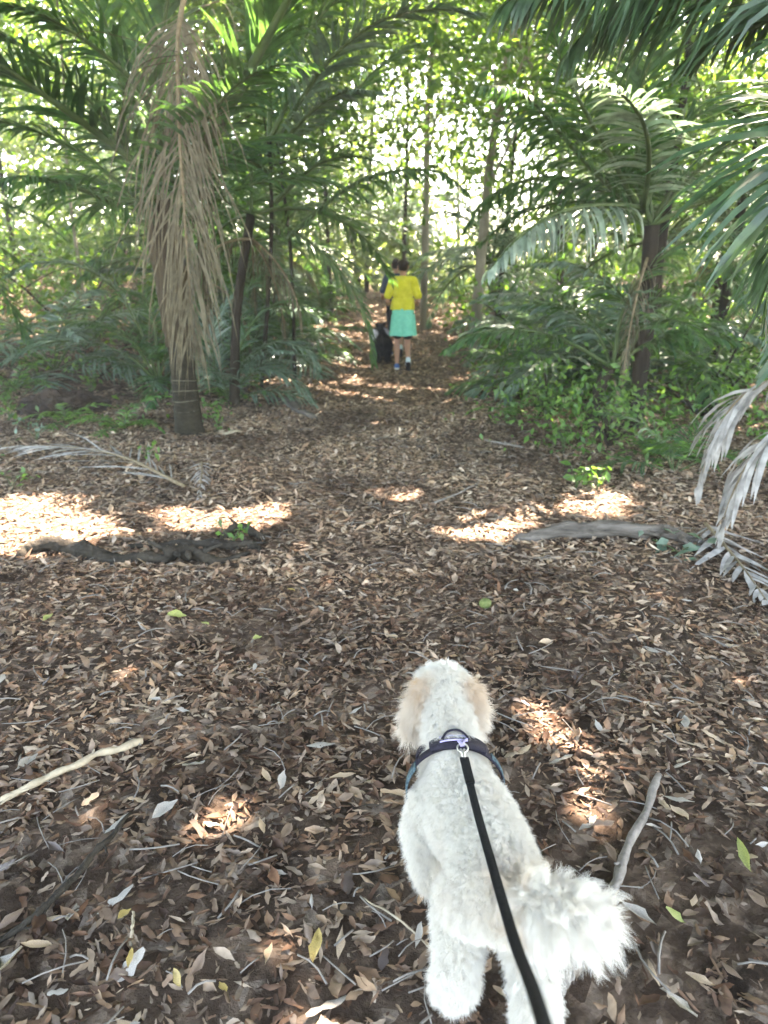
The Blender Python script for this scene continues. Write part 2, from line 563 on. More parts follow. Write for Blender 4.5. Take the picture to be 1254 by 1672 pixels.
def fallen_leaf(x, y, L, Wd, mat, kind, label, group=None, rz=None, tilt=0.3, dz=0.02, cat='leaf', name='fallen_leaf'):
    o = link(name, leaf_mesh(kind, mat), loc=(x, y, Hf(x, y) + dz), rot=(random.gauss(0, tilt), random.gauss(0, tilt), random.uniform(0, 6.28) if rz is None else rz))
    o.scale = (L, Wd, Wd)
    return tag(o, label, cat, group)


kinds = [(M_LEAFBROWN, 'one of the brown fallen leaves lying loose on the near litter', 'brown fallen leaves', 110),
         (M_LEAFTAN, 'one of the tan dry leaves lying loose on the near litter', 'tan fallen leaves', 55),
         (M_LEAFGREY, 'one of the pale grey dry leaves lying loose on the near litter', 'grey fallen leaves', 60),
         (M_LEAFDARK, 'one of the dark rotting leaves lying loose on the near soil', 'dark fallen leaves', 55)]
r_ = random.Random(3)
for mat, lab, grp, n in kinds:
    for i in range(n):
        y = 1.0 + 2.3 * r_.random() ** 1.1
        x = r_.uniform(-0.56, 0.56) * (y + 0.35)
        L = r_.uniform(0.04, 0.07) if r_.random() < .7 else r_.uniform(.07, .1)
        fallen_leaf(x, y, L, L * r_.uniform(0.24, 0.48), mat, r_.randrange(8), lab, grp)
for (px, py, L, W_, mat, k, rz, lab) in [
    (290, 1015, .085, .05, M_LEAFLIME, 2, 0.1, 'broad lime yellow fallen leaf on the litter below the sunlit patch'),
    (517, 1560, .085, .028, M_LEAFYEL, 0, 1.5, 'long yellow fallen leaf on the soil ahead of the white dog hind paw'),
    (292, 1613, .065, .018, M_LEAFYEL, 0, 2.1, 'narrow yellow fallen leaf with a green base near the bottom edge'),
    (206, 1508, .035, .022, M_LEAFYEL, 2, 0.8, 'small orange yellow leaf at the tip of an upright twig'),
    (215, 1580, .045, .014, M_LEAFYEL, 0, 1.7, 'thin ochre leaf just under the small orange leaf'),
    (365, 1628, .03, .015, M_LEAFYEL, 2, 2.3, 'tiny orange yellow leaf nearest the bottom edge'),
    (1212, 1410, .12, .026, M_LEAFLIME, 0, 1.4, 'long yellow green fallen blade at the right edge beside the dog tail'),
    (1100, 1510, .05, .025, M_LEAFLIME, 0, 2.4, 'small green fallen leaf to the right of the fluffy dog tail'),
    (421, 1052, .04, .03, M_LEAFLIME, 2, 0.4, 'small round lime leaf beside the big lime yellow leaf'),
    (335, 1028, .05, .022, M_LEAFLIME, 2, 2.5, 'dull yellow leaf touching the big lime yellow leaf'),
    (475, 972, .05, .025, M_LEAFYEL, 2, 2.5, 'small ochre leaf beyond the big lime leaf in the middle of the track'),
    (80, 1018, .06, .03, M_LEAFLIME, 2, 1.2, 'dull yellow leaf near the left edge below the dark root'),
    (272, 1335, .085, .04, M_LEAFGREY, 2, 0.8, 'blue grey oval fallen leaf below the pale stick'),
    (640, 1050, .07, .035, M_LEAFTAN, 2, 2.1, 'pale tan leaf lying just ahead of the white dog'),
    (560, 1280, .08, .022, M_LEAFTAN, 0, 0.2, 'slim tan leaf left of the white dog shoulder'),
    (150, 1320, .06, .035, M_LEAFTAN, 3, 1.0, 'cream curled leaf under the pale stick'),
    (1188, 1248, .035, .02, M_LEAFTAN, 2, 0.3, 'small orange tan leaf near the right edge above the green blade'),
    (1105, 1340, .07, .03, M_LEAFTAN, 2, 2.0, 'straw coloured leaf right of the grey stick'),
    (1140, 1615, .06, .02, M_LEAFTAN, 0, 2.5, 'bright straw leaf near the bottom right corner'),
]:
    g = G(px, py)
    fallen_leaf(g.x, g.y, L, W_, mat, k, lab, None, rz, 0.12, 0.03)

# ------------------------------------------------------------------ palm fronds
LW = np.array([0.45, 1.0, 0.95, 0.7, 0.05])


def frond_arrays(P, nl=38, Lmax=0.5, wid=0.022, a0=65, a1=25, droop=0.5, lift=0.25, start=0.12, up=None, srad=0.014, seed=0, jit=0.16, lprof=None, n=26, drop=.06):
    r = np.random.default_rng(seed)
    C = catmull(P, n)
    T = nrm(np.gradient(C, axis=0))
    if up is None:
        S = nrm(np.cross(T, np.array([0, 0, 1.0])) + 1e-6)
    else:
        S = nrm(np.cross(T, np.asarray(up, float)) + 1e-6)
    N = np.cross(S, T)
    stalk = tube(C, srad * np.linspace(1.3, 0.25, n), 5)
    ts = np.linspace(start, 0.995, nl)
    out = []
    for sgn in (-1, 1):
        t = ts + r.uniform(-0.3, 0.3, nl) / nl
        t = np.clip(t, 0, 0.998)
        f = t * (n - 1)
        i = np.clip(f.astype(int), 0, n - 2); fr = (f - i)[:, None]
        p = C[i] * (1 - fr) + C[i + 1] * fr
        Tt = nrm(T[i] * (1 - fr) + T[i + 1] * fr); St = nrm(S[i]); Nt = nrm(N[i])
        u = (t - start) / (1 - start)
        ang = np.radians(a0 + (a1 - a0) * u + r.normal(0, 3 + 20 * jit, nl))[:, None]
        lf = np.radians(r.normal(0, 8, nl))[:, None] + lift
        prof = (0.55 + 0.45 * np.sin(np.clip(u * 1.25 + 0.12, 0, 1) * math.pi)) * (1 - 0.55 * u ** 3) if lprof is None else lprof(u)
        L = Lmax * prof * r.uniform(1 - jit, 1 + jit * .5, nl)
        d0 = np.cos(ang) * Tt + np.sin(ang) * (sgn * St * np.cos(lf) + Nt * np.sin(lf))
        K = 5
        pts = [p]
        d = d0
        dr = droop * r.uniform(0.6, 1.4, nl)[:, None]
        for k in range(1, K):
            d = nrm(d + np.array([0, 0, -1.0]) * dr * (k / K) + 0.03 * r.standard_normal(d.shape))
            pts.append(pts[-1] + d * (L / (K - 1))[:, None])
        pts = np.stack(pts, 1)                                  # nl, K, 3
        D = nrm(np.gradient(pts, axis=1))
        Wv = nrm(Tt[:, None, :] - (np.sum(Tt[:, None, :] * D, -1, keepdims=True)) * D + 1e-6)
        tw = r.normal(0, 0.35, nl)[:, None, None]
        Wv = nrm(Wv + tw * np.cross(D, Wv))
        hw = 0.5 * wid * LW[None, :, None] * r.uniform(0.8, 1.15, nl)[:, None, None]
        A = pts - Wv * hw; B = pts + Wv * hw
        kp = r.uniform(0, 1, nl) > drop
        out.append((A[kp], B[kp]))
    A = np.concatenate([o[0] for o in out]); B = np.concatenate([o[1] for o in out])
    M, K = A.shape[:2]
    VV = np.stack([A, B], 2).reshape(M, K * 2, 3)
    F1 = np.array([(2 * k, 2 * k + 1, 2 * k + 3, 2 * k + 2) for k in range(K - 1)])
    return stalk, VV, F1


def frond_mesh(name, mat_leaf, mat_stalk, P, **kw):
    (sv, sf), VV, F1 = frond_arrays(P, **kw)
    mb = MB()
    mb.add(sv, sf, 1)
    M, nv = VV.shape[:2]
    mb.add(VV.reshape(-1, 3), (F1[None] + (np.arange(M) * nv)[:, None, None]).reshape(-1, 4), 0)
    return mb.mesh(name, [mat_leaf, mat_stalk])


def arch(length, e0, e1, n=7, side=0.0):
    """frond midrib heading +X, elevation going from e0 to e1 degrees"""
    P = [np.zeros(3)]
    for i in range(n):
        t = (i + 0.5) / n
        e = R(e0 + (e1 - e0) * t ** 1.2)
        P.append(P[-1] + np.array([math.cos(e), side * t, math.sin(e)]) * length / n)
    return P


FT = {}
def frond_template(kind, e):
    """kind -> list of shared meshes by elevation bucket"""
    e = int(round(e / 15.0) * 15)
    var = random.randrange(2)
    key = (kind, e, var)
    if key not in FT:
        sd_ = abs(hash((kind == 'big', e, var, len(kind)))) % 1000 + e + 7 * var
        if kind == 'big':
            m = frond_mesh('frond', M_PALM, M_STALK, arch(2.5, e, e - 75, side=.05 * (var * 2 - 1)), nl=52, Lmax=.62, wid=.03, droop=.35, lift=.2, start=.16, srad=.022, seed=sd_)
        elif kind == 'blue':
            m = frond_mesh('frond', M_PALM_BLUE, M_STALK, arch(2.3, e, e - 80, side=.06 * (var * 2 - 1)), nl=48, Lmax=.58, wid=.032, droop=.4, lift=.2, start=.16, srad=.02, seed=sd_)
        elif kind == 'young':
            m = frond_mesh('frond', M_PALM, M_STALK, arch(1.35, e, e - 80, side=.08 * (var * 2 - 1)), nl=30, Lmax=.42, wid=.024, droop=.35, lift=.15, start=.25, srad=.009, seed=sd_)
        elif kind == 'youngpale':
            m = frond_mesh('frond', M_PALM_BLUE, M_STALK, arch(1.5, e, e - 85, side=.1 * (var * 2 - 1)), nl=34, Lmax=.46, wid=.026, droop=.4, lift=.15, start=.2, srad=.009, seed=sd_)
        elif kind == 'fern':
            m = frond_mesh('frond', M_YOUNG_OR_LIT, M_STALK, arch(0.55, e, e - 90), nl=22, Lmax=.13, wid=.016, droop=.3, lift=.1, start=.12, srad=.004, seed=sd_)
        elif kind == 'dead':
            m = frond_mesh('frond', M_DEAD, M_STALKDRY, arch(1.9, e, -88), nl=44, Lmax=.6, wid=.014, a0=40, a1=18, droop=1.3, lift=0, start=.1, srad=.018, seed=sd_, jit=.25)
        FT[key] = m
    return FT[key]


def palm(label, x, y, height, nf=12, kind='big', scale=1.0, rad=0.085, lean=(0, 0), group=None, shaft=True, dead=2, emin=0, emax=80, skip=None, seed=0, name='nikau_palm', cat='palm tree', bark=None, spin=0.0, rings=True):
    rr = random.Random(seed + int(x * 100) + int(y * 10))
    root = empty(name, (x, y, Hf(x, y) - 0.03))
    tag(root, label, cat, group)
    top = np.array([lean[0], lean[1], height])
    if height > 0.2:
        n = max(6, int(height * 14))
        P = catmull([(0, 0, 0), (lean[0] * .3, lean[1] * .3, height * .5), tuple(top)], n)
        rad_ = rad * (1.0 + 0.35 * np.exp(-np.linspace(0, 6, n))) * (1 + (0.05 * (np.arange(n) % 2) if rings else 0))
        Vt, Ft = tube(P, rad_, 12, 0.012)
        link('trunk', mesh_np('trunk', Vt, Ft, bark or M_RING, smooth=True), root)
        if shaft:
            C = catmull([tuple(top), tuple(top + np.array([lean[0] * .05, 0, .35])), tuple(top + np.array([lean[0] * .1, 0, .62]))], 8)
            Vt, Ft = tube(C, rad * np.array([1.0, 1.35, 1.5, 1.5, 1.4, 1.2, .95, .7]), 12, .01)
            link('crownshaft', mesh_np('crownshaft', Vt, Ft, M_SHAFT, smooth=True), root)
            top = top + np.array([lean[0] * .1, 0, .5])
    if skip != 'all':
        for i in range(nf):
            az = 2.399963 * i + rr.uniform(-.3, .3) + spin
            if skip and skip(az % (2 * math.pi)): continue
            e = emin + (emax - emin) * ((i + .5) / nf) + rr.uniform(-6, 6)
            me = frond_template(kind, e)
            o = link('frond', me, root, loc=tuple(top), rot=(rr.uniform(-.1, .1), 0, az))
            s = scale * rr.uniform(.85, 1.1)
            o.scale = (s, s, s)
    for i in range(dead):
        az = rr.uniform(0, 6.28)
        o = link('dead_frond', frond_template('dead', rr.choice([-15, -30, 0])), root, loc=tuple(top - np.array([0, 0, .25])), rot=(0, 0, az))
        s = scale * rr.uniform(.6, .95)
        o.scale = (s, s, s)
    return root


def hero_frond(root, pts, mat=None, stalk=None, name='frond', separate=False, **kw):
    """a frond given by world points, as a part of ROOT; separate: leaflets are sub-parts"""
    mat = mat or M_PALM; stalk = stalk or M_STALK
    o0 = np.array(root.location)
    P = [np.array(tuple(p)) - o0 for p in pts]
    if not separate:
        return link(name, frond_mesh(name, mat, stalk, P, **kw), root)
    (sv, sf), VV, F1 = frond_arrays(P, **kw)
    st = link(name, mesh_np(name, sv, sf, stalk, smooth=True), root)
    for k in range(VV.shape[0]):
        link('leaflet', mesh_np('leaflet', VV[k], F1, mat), st)
    return st


# ---- main nikau on the left with the big dead frond
b = G(310, 708)
A = palm('tall nikau palm left of the track with ringed trunk and brown dead frond hanging down', b.x, b.y, 1.75, 9, 'big', .95, .11, (-.08, .05), dead=0, emin=35, emax=85, seed=2, shaft=False,
         skip=lambda a: 4.2 < a < 5.4)
A0 = np.array(A.location)
# pale ring scars low on the trunk
for k in range(6):
    z = .07 + .095 * k
    an = np.linspace(0, 2 * math.pi, 17)[:-1]
    P = np.stack([-.08 * .3 * (z / .875) * .9 + .122 * np.cos(an), .122 * np.sin(an), z + .006 * np.sin(2 * an + k)], 1)
    P = np.vstack([P, P[:1]])
    Vt, Ft = tube(P, .005, 4, .1, False)
    link('ring_scar', mesh_np('ring_scar', Vt, Ft, M_SCAR), A)
# fibrous old sheath mass under the crown
C = catmull([(-.03, 0, .85), (-.05, .02, 1.2), (-.08, .05, 1.7), (-.1, .06, 2.1)], 12)
Vt, Ft = tube(C, np.array([.115, .12, .125, .13, .135, .14, .15, .15, .15, .14, .11, .09]), 14, .05)
link('old_sheaths', mesh_np('old_sheaths', Vt, Ft, M_FIBRE, smooth=True), A)
dep = b.y
# green hero fronds of that palm
hero_frond(A, [at(270, 300, dep), at(170, 225, dep - .3), at(80, 160, dep - .7), at(0, 105, dep - 1.0), at(-90, 60, dep - 1.2)], nl=60, Lmax=.75, wid=.034, a0=60, a1=30, droop=.3, lift=.35, srad=.034, start=.05, seed=21)
hero_frond(A, [at(270, 300, dep), at(200, 120, dep + .1), at(150, -20, dep + .2), at(110, -120, dep + .3)], nl=50, Lmax=.7, wid=.03, a0=50, a1=30, droop=.3, lift=.3, srad=.03, start=.08, seed=22)
hero_frond(A, [at(280, 300, dep), at(262, 150, dep), at(270, 20, dep - .1), at(300, -100, dep - .4)], nl=46, Lmax=.6, wid=.034, a0=45, a1=30, droop=.2, lift=.2, srad=.03, start=.1, seed=23)
hero_frond(A, [at(300, 300, dep), at(370, 180, dep - .3), at(420, 90, dep - .6), at(475, -10, dep - .9), at(540, -120, dep - 1.1)], nl=50, Lmax=.62, wid=.036, a0=40, a1=25, droop=.25, lift=.5, srad=.05, start=.12, seed=24)
hero_frond(A, [at(270, 320, dep), at(190, 330, dep - .3), at(110, 300, dep - .7), at(20, 290, dep - 1.1), at(-70, 330, dep - 1.3)], nl=56, Lmax=.62, wid=.026, a0=70, a1=40, droop=.55, lift=.1, srad=.022, start=.08, seed=25)
hero_frond(A, [at(280, 300, dep), at(230, 150, dep - .2), at(100, 40, dep - .6), at(-20, 0, dep - .9)], nl=50, Lmax=.6, wid=.03, a0=60, a1=30, droop=.4, lift=.3, srad=.024, start=.1, seed=26)
# dead hanging frond: separate leaflets
dd = dep - .55
hero_frond(A, [at(312, -60, dd + .2), at(296, 20, dd + .1), at(290, 75, dd), at(292, 200, dd), at(300, 330, dd), at(308, 450, dd + .05), at(316, 560, dd + .1)],
           M_DEAD, M_STALKDRY, 'dead_frond', True, nl=104, Lmax=1.15, wid=.015, a0=46, a1=14, droop=.9, drop=.1, lift=.15, start=.17, up=(0, -1, 0.02), srad=.018, seed=31, jit=.4,
           lprof=lambda u: .75 + .25 * np.sin(u * 3.14) - .35 * u ** 3)
hero_frond(A, [at(300, 40, dd + .15), at(315, 120, dd + .12), at(325, 260, dd + .15), at(335, 420, dd + .15), at(340, 540, dd + .2)],
           M_DEAD, M_STALKDRY, 'dead_frond', False, nl=46, Lmax=.8, wid=.012, a0=32, a1=10, droop=1.3, lift=.05, start=.1, up=(0, -1, 0.02), srad=.012, seed=32, jit=.25)
# loose curled dry leaflets above the dead frond
mbl = MB()
for i, pts in enumerate([[(330, 10), (365, 5), (385, 50), (390, 110)], [(320, 20), (345, 10), (360, 60), (376, 105)], [(300, 75), (350, 60), (390, 50), (440, 55)], [(310, 110), (360, 125), (390, 140), (420, 160)],
                         [(300, 60), (330, 50), (334, 100), (322, 125)], [(290, 90), (240, 100), (205, 140), (190, 250)], [(285, 100), (230, 115), (200, 170), (185, 280)], [(290, 85), (150, 50), (120, 70), (110, 110)],
                         [(330, 15), (355, 60), (366, 120), (358, 170)], [(300, 110), (250, 150), (215, 200), (205, 290)], [(340, 190), (372, 220), (385, 270), (390, 300)], [(255, 190), (243, 200), (240, 215), (243, 235)]]):
    P = catmull([np.array(tuple(at(a_, b_, dd - .05 - .01 * i))) - A0 for a_, b_ in pts], 12)
    Vt, Ft = tube(P, np.linspace(.009, .004, 12), 5, 0, True, .35)
    mbl.add(Vt, Ft)
link('dry_leaflets', mbl.mesh('dry_leaflets', M_DEAD, True), A)

# ---- second palm just right of it
b = Vector((-1.75, 8.4, 0))
Bp = palm('nikau palm right behind the dead frond with fronds arching over the track', b.x, b.y, 2.1, 8, 'big', .9, .05, (.3, .1), dead=4, emin=-25, emax=80, seed=5, shaft=False, skip=lambda a: 3.6 < a < 5.9, bark=M_BARK)
d8 = b.y
cr = at(452, 225, d8)
for i, (pts, m_, kw) in enumerate([
    ([(452, 225, 0), (500, 150, -.2), (540, 95, -.5), (610, 40, -.8), (700, 15, -1.1), (790, 25, -1.3)], M_PALM_BLUE, dict(nl=66, Lmax=.62, wid=.034, a0=45, a1=35, droop=.25, lift=.25)),
    ([(460, 235, 0), (495, 195, -.2), (530, 165, -.4), (570, 148, -.6), (620, 150, -.8)], M_PALM_BLUE, dict(nl=48, Lmax=.42, wid=.028, a0=55, a1=35, droop=.4, lift=.2)),
    ([(440, 230, 0), (480, 140, 0), (500, 60, 0), (560, -10, 0), (640, -60, 0)], M_PALM, dict(nl=52, Lmax=.6, wid=.03, a0=55, a1=30, droop=.3, lift=.25)),
    ([(440, 230, 0), (440, 120, .2), (430, 40, .3), (400, -60, .4)], M_PALM, dict(nl=44, Lmax=.6, wid=.03, a0=55, a1=30, droop=.3, lift=.25)),
    ([(470, 390, 0), (530, 335, -.2), (590, 295, -.4), (660, 278, -.6), (720, 282, -.8), (765, 315, -.9)], M_PALM, dict(nl=52, Lmax=.42, wid=.024, a0=70, a1=40, droop=.7, lift=.0)),
    ([(450, 330, 0), (480, 300, -.2), (520, 268, -.4), (570, 255, -.6), (610, 262, -.7)], M_PALM, dict(nl=44, Lmax=.42, wid=.024, a0=65, a1=35, droop=.3, lift=.4)),
    ([(440, 280, 0), (400, 260, -.2), (350, 250, -.4), (300, 290, -.6)], M_PALM, dict(nl=40, Lmax=.5, wid=.026, a0=65, a1=35, droop=.4, lift=.2)),
    ([(455, 235, 0), (540, 190, .4), (620, 110, .8), (690, 70, 1.2), (760, 80, 1.6)], M_PALM, dict(nl=56, Lmax=.5, wid=.028, a0=55, a1=35, droop=.35, lift=.2)),
]):
    hero_frond(Bp, [at(p[0], p[1], d8 + p[2]) for p in pts], m_, srad=.024, start=.1, seed=40 + i, **kw)

# ---- low palms on the left
b = G(262, 640)
E = palm('low bushy palm beside the ringed trunk with blue green fronds reaching to the left edge', b.x, b.y, .12, 8, 'young', 1.1, .05, dead=0, emin=20, emax=80, seed=9, bark=M_FIBRE)
de = b.y
for i, pts in enumerate([[(262, 630, 0), (215, 585, -.2), (150, 560, -.4), (80, 560, -.6), (10, 590, -.8), (-60, 650, -.9)],
                         [(262, 630, 0), (225, 530, 0), (180, 465, -.1), (120, 432, -.2), (60, 430, -.3), (10, 450, -.4)],
                         [(262, 630, 0), (215, 560, 0), (150, 530, .1), (60, 530, .2), (-30, 560, .3)],
                         [(262, 630, 0), (235, 560, .3), (195, 520, .5), (120, 505, .7), (50, 520, .9)],
                         [(262, 630, 0), (250, 520, 0), (225, 480, .1), (180, 500, .2), (150, 560, .3)]]):
    hero_frond(E, [at(p[0], p[1], de + p[2]) for p in pts], M_PALM_BLUE if i < 2 else M_PALM, srad=.016, start=.22, seed=60 + i, nl=44, Lmax=.42, wid=.026, a0=55, a1=25, droop=.3, lift=.25)

b = G(375, 655)
Fn = palm('spreading young palm with pale fan of fronds at the foot of the crooked tree', b.x, b.y, 0, 6, 'youngpale', .9, dead=0, emin=30, emax=85, seed=10, name='young_palm', cat='young palm')
for i, pts in enumerate([[(375, 650, 0), (400, 590, 0), (450, 560, -.1), (500, 570, -.2), (520, 600, -.3)], [(375, 650, 0), (395, 560, .2), (430, 510, .3), (480, 490, .4), (530, 505, .5)],
                         [(375, 650, 0), (410, 610, -.2), (450, 605, -.3), (490, 630, -.4), (515, 660, -.4)], [(375, 650, 0), (380, 560, .4), (395, 490, .5), (430, 450, .6), (470, 455, .8)],
                         [(375, 650, 0), (350, 590, .3), (350, 530, .4), (380, 480, .6)]]):
    hero_frond(Fn, [at(p[0], p[1], b.y + p[2]) for p in pts], M_PALM_BLUE if i % 2 == 0 else M_PALM, srad=.014, start=.2, seed=160 + i, nl=40, Lmax=.42, wid=.024, a0=50, a1=25, droop=.35, lift=.2)
b = G(118, 522)
D = palm('palm with black trunk standing far left behind the blue green fronds', b.x, b.y, 1.9, 12, 'big', .85, .12, (-.15, 0), dead=1, seed=11, emin=15, bark=M_BARK, shaft=False)

# ---- right side palms
b = G(962, 700)
F = palm('leaning young palm right of the track with dark stem and low green fronds', b.x, b.y, .75, 6, 'young', 1.0, .06, (.22, .1), dead=1, emin=10, emax=75, seed=13, bark=M_BARK, shaft=False)
df = b.y
for i, (pts, m_) in enumerate([([(1000, 600, 0), (1040, 550, 0), (1030, 500, -.1), (985, 455, -.2), (930, 430, -.3), (880, 430, -.4)], M_PALM_BLUE),
                         ([(1000, 600, 0), (930, 560, -.2), (860, 540, -.4), (780, 545, -.6), (730, 570, -.7)], M_PALM),
                         ([(1000, 600, 0), (1060, 560, -.2), (1130, 545, -.4), (1210, 560, -.6)], M_PALM),
                         ([(1000, 600, 0), (970, 540, .3), (900, 500, .6), (820, 500, .9)], M_PALM_BLUE),
                         ([(1000, 600, 0), (1020, 500, 0), (1080, 420, 0), (1160, 380, 0), (1240, 400, 0)], M_PALM)]):
    hero_frond(F, [at(p[0], p[1], df + p[2]) for p in pts], m_, srad=.018, start=.25, seed=70 + i, nl=40, Lmax=.42, wid=.028, a0=60, a1=28, droop=.5, lift=.1)

b = Vector((2.5, 7.1, 0))
Gp = palm('nikau palm on the right with a pale drooping frond and blue grey upright fronds', b.x, b.y, 1.9, 7, 'big', .85, .07, (-.05, 0), dead=1, emin=15, emax=80, seed=15, shaft=False, skip=lambda a: 3.9 < a < 5.6, bark=M_BARK)
dg = b.y
for i, (pts, m_, kw) in enumerate([
    ([(1050, 340, 0), (1010, 335, -.4), (950, 338, -.8), (890, 358, -1.1), (840, 395, -1.3), (800, 440, -1.4)], M_PALM_PALE, dict(nl=46, Lmax=.5, wid=.036, a0=75, a1=35, droop=1.3, lift=-.2)),
    ([(1040, 340, 0), (1000, 260, -.4), (960, 190, -.8), (920, 110, -1.1), (900, 30, -1.3)], M_PALM, dict(nl=50, Lmax=.45, wid=.026, a0=55, a1=30, droop=.3, lift=.2)),
    ([(1050, 345, 0), (1060, 270, -.7), (1050, 200, -1.2), (1010, 150, -1.5), (950, 130, -1.7)], M_PALM_PALE, dict(nl=50, Lmax=.5, wid=.034, a0=60, a1=30, droop=.4, lift=.1)),
    ([(1045, 345, 0), (970, 280, -.2), (900, 200, -.5), (850, 150, -.8), (790, 140, -1.0)], M_PALM, dict(nl=54, Lmax=.5, wid=.026, a0=75, a1=40, droop=.9, lift=.0)),
    ([(1045, 345, 0), (960, 300, .3), (880, 290, .6), (800, 320, .9), (760, 370, 1.0)], M_PALM, dict(nl=50, Lmax=.5, wid=.026, a0=75, a1=40, droop=.8, lift=.0)),
    ([(1050, 345, 0), (1040, 200, -.3), (1060, 100, -.6), (1100, 10, -.9)], M_PALM, dict(nl=48, Lmax=.5, wid=.03, a0=55, a1=30, droop=.3, lift=.2)),
    ([(1050, 345, 0), (1100, 230, 0), (1160, 180, 0), (1240, 190, 0)], M_PALM, dict(nl=48, Lmax=.55, wid=.03, a0=55, a1=30, droop=.4, lift=.2)),
]):
    hero_frond(Gp, [at(p[0], p[1], dg + p[2]) for p in pts], m_, srad=.022, start=.1, seed=80 + i, **kw)

# ---- near palm beyond the right edge, fronds hanging into the picture
b = Vector((2.6, 3.2, 0))
Hp = palm('near nikau palm beyond the right edge whose dark fronds hang into the top right corner', b.x, b.y, 1.9, 7, 'big', .8, .1, (0, 0), dead=0, emin=35, emax=85, seed=17, skip=lambda a: 1.9 < a < 5.0)
for i, (pts, kw) in enumerate([
    ([(1430, 150, 3.2), (1330, -60, 3.5), (1200, -100, 3.8), (1060, -90, 3.9), (930, -50, 3.9), (830, 0, 3.9)], dict(nl=64, Lmax=.75, wid=.027, a0=55, a1=30, droop=.8, lift=-.2)),
    ([(1430, 150, 3.2), (1360, 160, 2.9), (1310, 210, 2.7), (1280, 300, 2.6), (1262, 420, 2.6), (1250, 520, 2.6)], dict(nl=60, Lmax=.55, wid=.019, a0=60, a1=30, droop=.3, lift=.5)),
    ([(1430, 150, 3.2), (1340, 0, 3.6), (1230, -50, 4.1), (1110, -40, 4.2), (1000, 10, 4.2), (930, 80, 4.2)], dict(nl=62, Lmax=.8, wid=.027, a0=60, a1=30, droop=.7, lift=-.1)),
    ([(1430, 150, 3.2), (1400, 260, 3.0), (1360, 340, 2.9), (1310, 460, 2.85), (1270, 600, 2.8)], dict(nl=54, Lmax=.5, wid=.019, a0=60, a1=30, droop=.3, lift=.5)),
    ([(1430, 150, 3.2), (1370, 60, 3.5), (1290, 20, 3.7), (1200, 40, 3.9), (1120, 100, 4.0)], dict(nl=42, Lmax=.5, wid=.026, a0=60, a1=30, droop=.6, lift=.0)),
]):
    hero_frond(Hp, [at(*p) for p in pts], M_PALM_DARK, srad=.016, start=.12, seed=90 + i, separate=True, **kw)

# ---- dead grey fronds slumped at the right edge
b = at(1300, 560, 3.9)
for i, (pts, lab, kw) in enumerate([
    ([(1310, 600, 4.1), (1250, 625, 4.2), (1200, 660, 4.2), (1165, 720, 4.2), (1140, 800, 4.2)], 'grey dead palm frond slumped at the right edge above the log end', dict(nl=24, Lmax=.45, wid=.03)),
    ([(1330, 690, 3.6), (1280, 700, 3.7), (1230, 745, 3.7), (1195, 810, 3.7), (1175, 870, 3.7)], 'pale bluish dead palm frond lying over the right end of the log', dict(nl=22, Lmax=.4, wid=.035))]):
    o0 = at(*pts[-1])
    root = empty('fallen_frond', o0)
    tag(root, lab, 'palm frond')
    hero_frond(root, [at(*p) for p in pts], M_DEADGREY, M_STALKDRY, 'stalk', True, a0=45, a1=15, droop=.9, lift=0.1, start=.1, srad=.012, seed=100 + i, jit=.2, **kw)
def ground_frond(label, pts, mat, stalk, seed, **kw):
    g0 = G(*pts[0][:2])
    root = empty('fallen_frond', g0)
    tag(root, label, 'palm frond')
    P = [G(*p[:2]) + Vector((0, 0, p[2])) for p in pts]
    hero_frond(root, P, mat, stalk, 'stalk', True, seed=seed, **kw)
ground_frond('grey dead frond fanned on the ground at the left edge above the sunlit patch', [(300, 800, .03), (200, 765, .1), (100, 752, .12), (0, 745, .08)], M_DEADGREY, M_STALKDRY, 110,
             nl=26, Lmax=.7, wid=.014, a0=30, a1=12, droop=.12, lift=.1, start=.05, srad=.012, jit=.2)
ground_frond('bluish grey fallen frond lying flat right of the log beside the right edge', [(1150, 868, .05), (1180, 900, .04), (1215, 940, .03), (1250, 990, .03)], M_DEADGREY, M_STALKDRY, 111,
             nl=16, Lmax=.35, wid=.03, a0=40, a1=20, droop=.1, lift=.05, start=.05, srad=.01, jit=.2)
ground_frond('small withered frond lying below the ringed trunk', [(330, 760, .03), (330, 785, .05), (325, 820, .03)], M_DEADGREY, M_STALKDRY, 112,
             nl=14, Lmax=.2, wid=.014, a0=35, a1=15, droop=.15, lift=.05, start=.05, srad=.006, jit=.2)

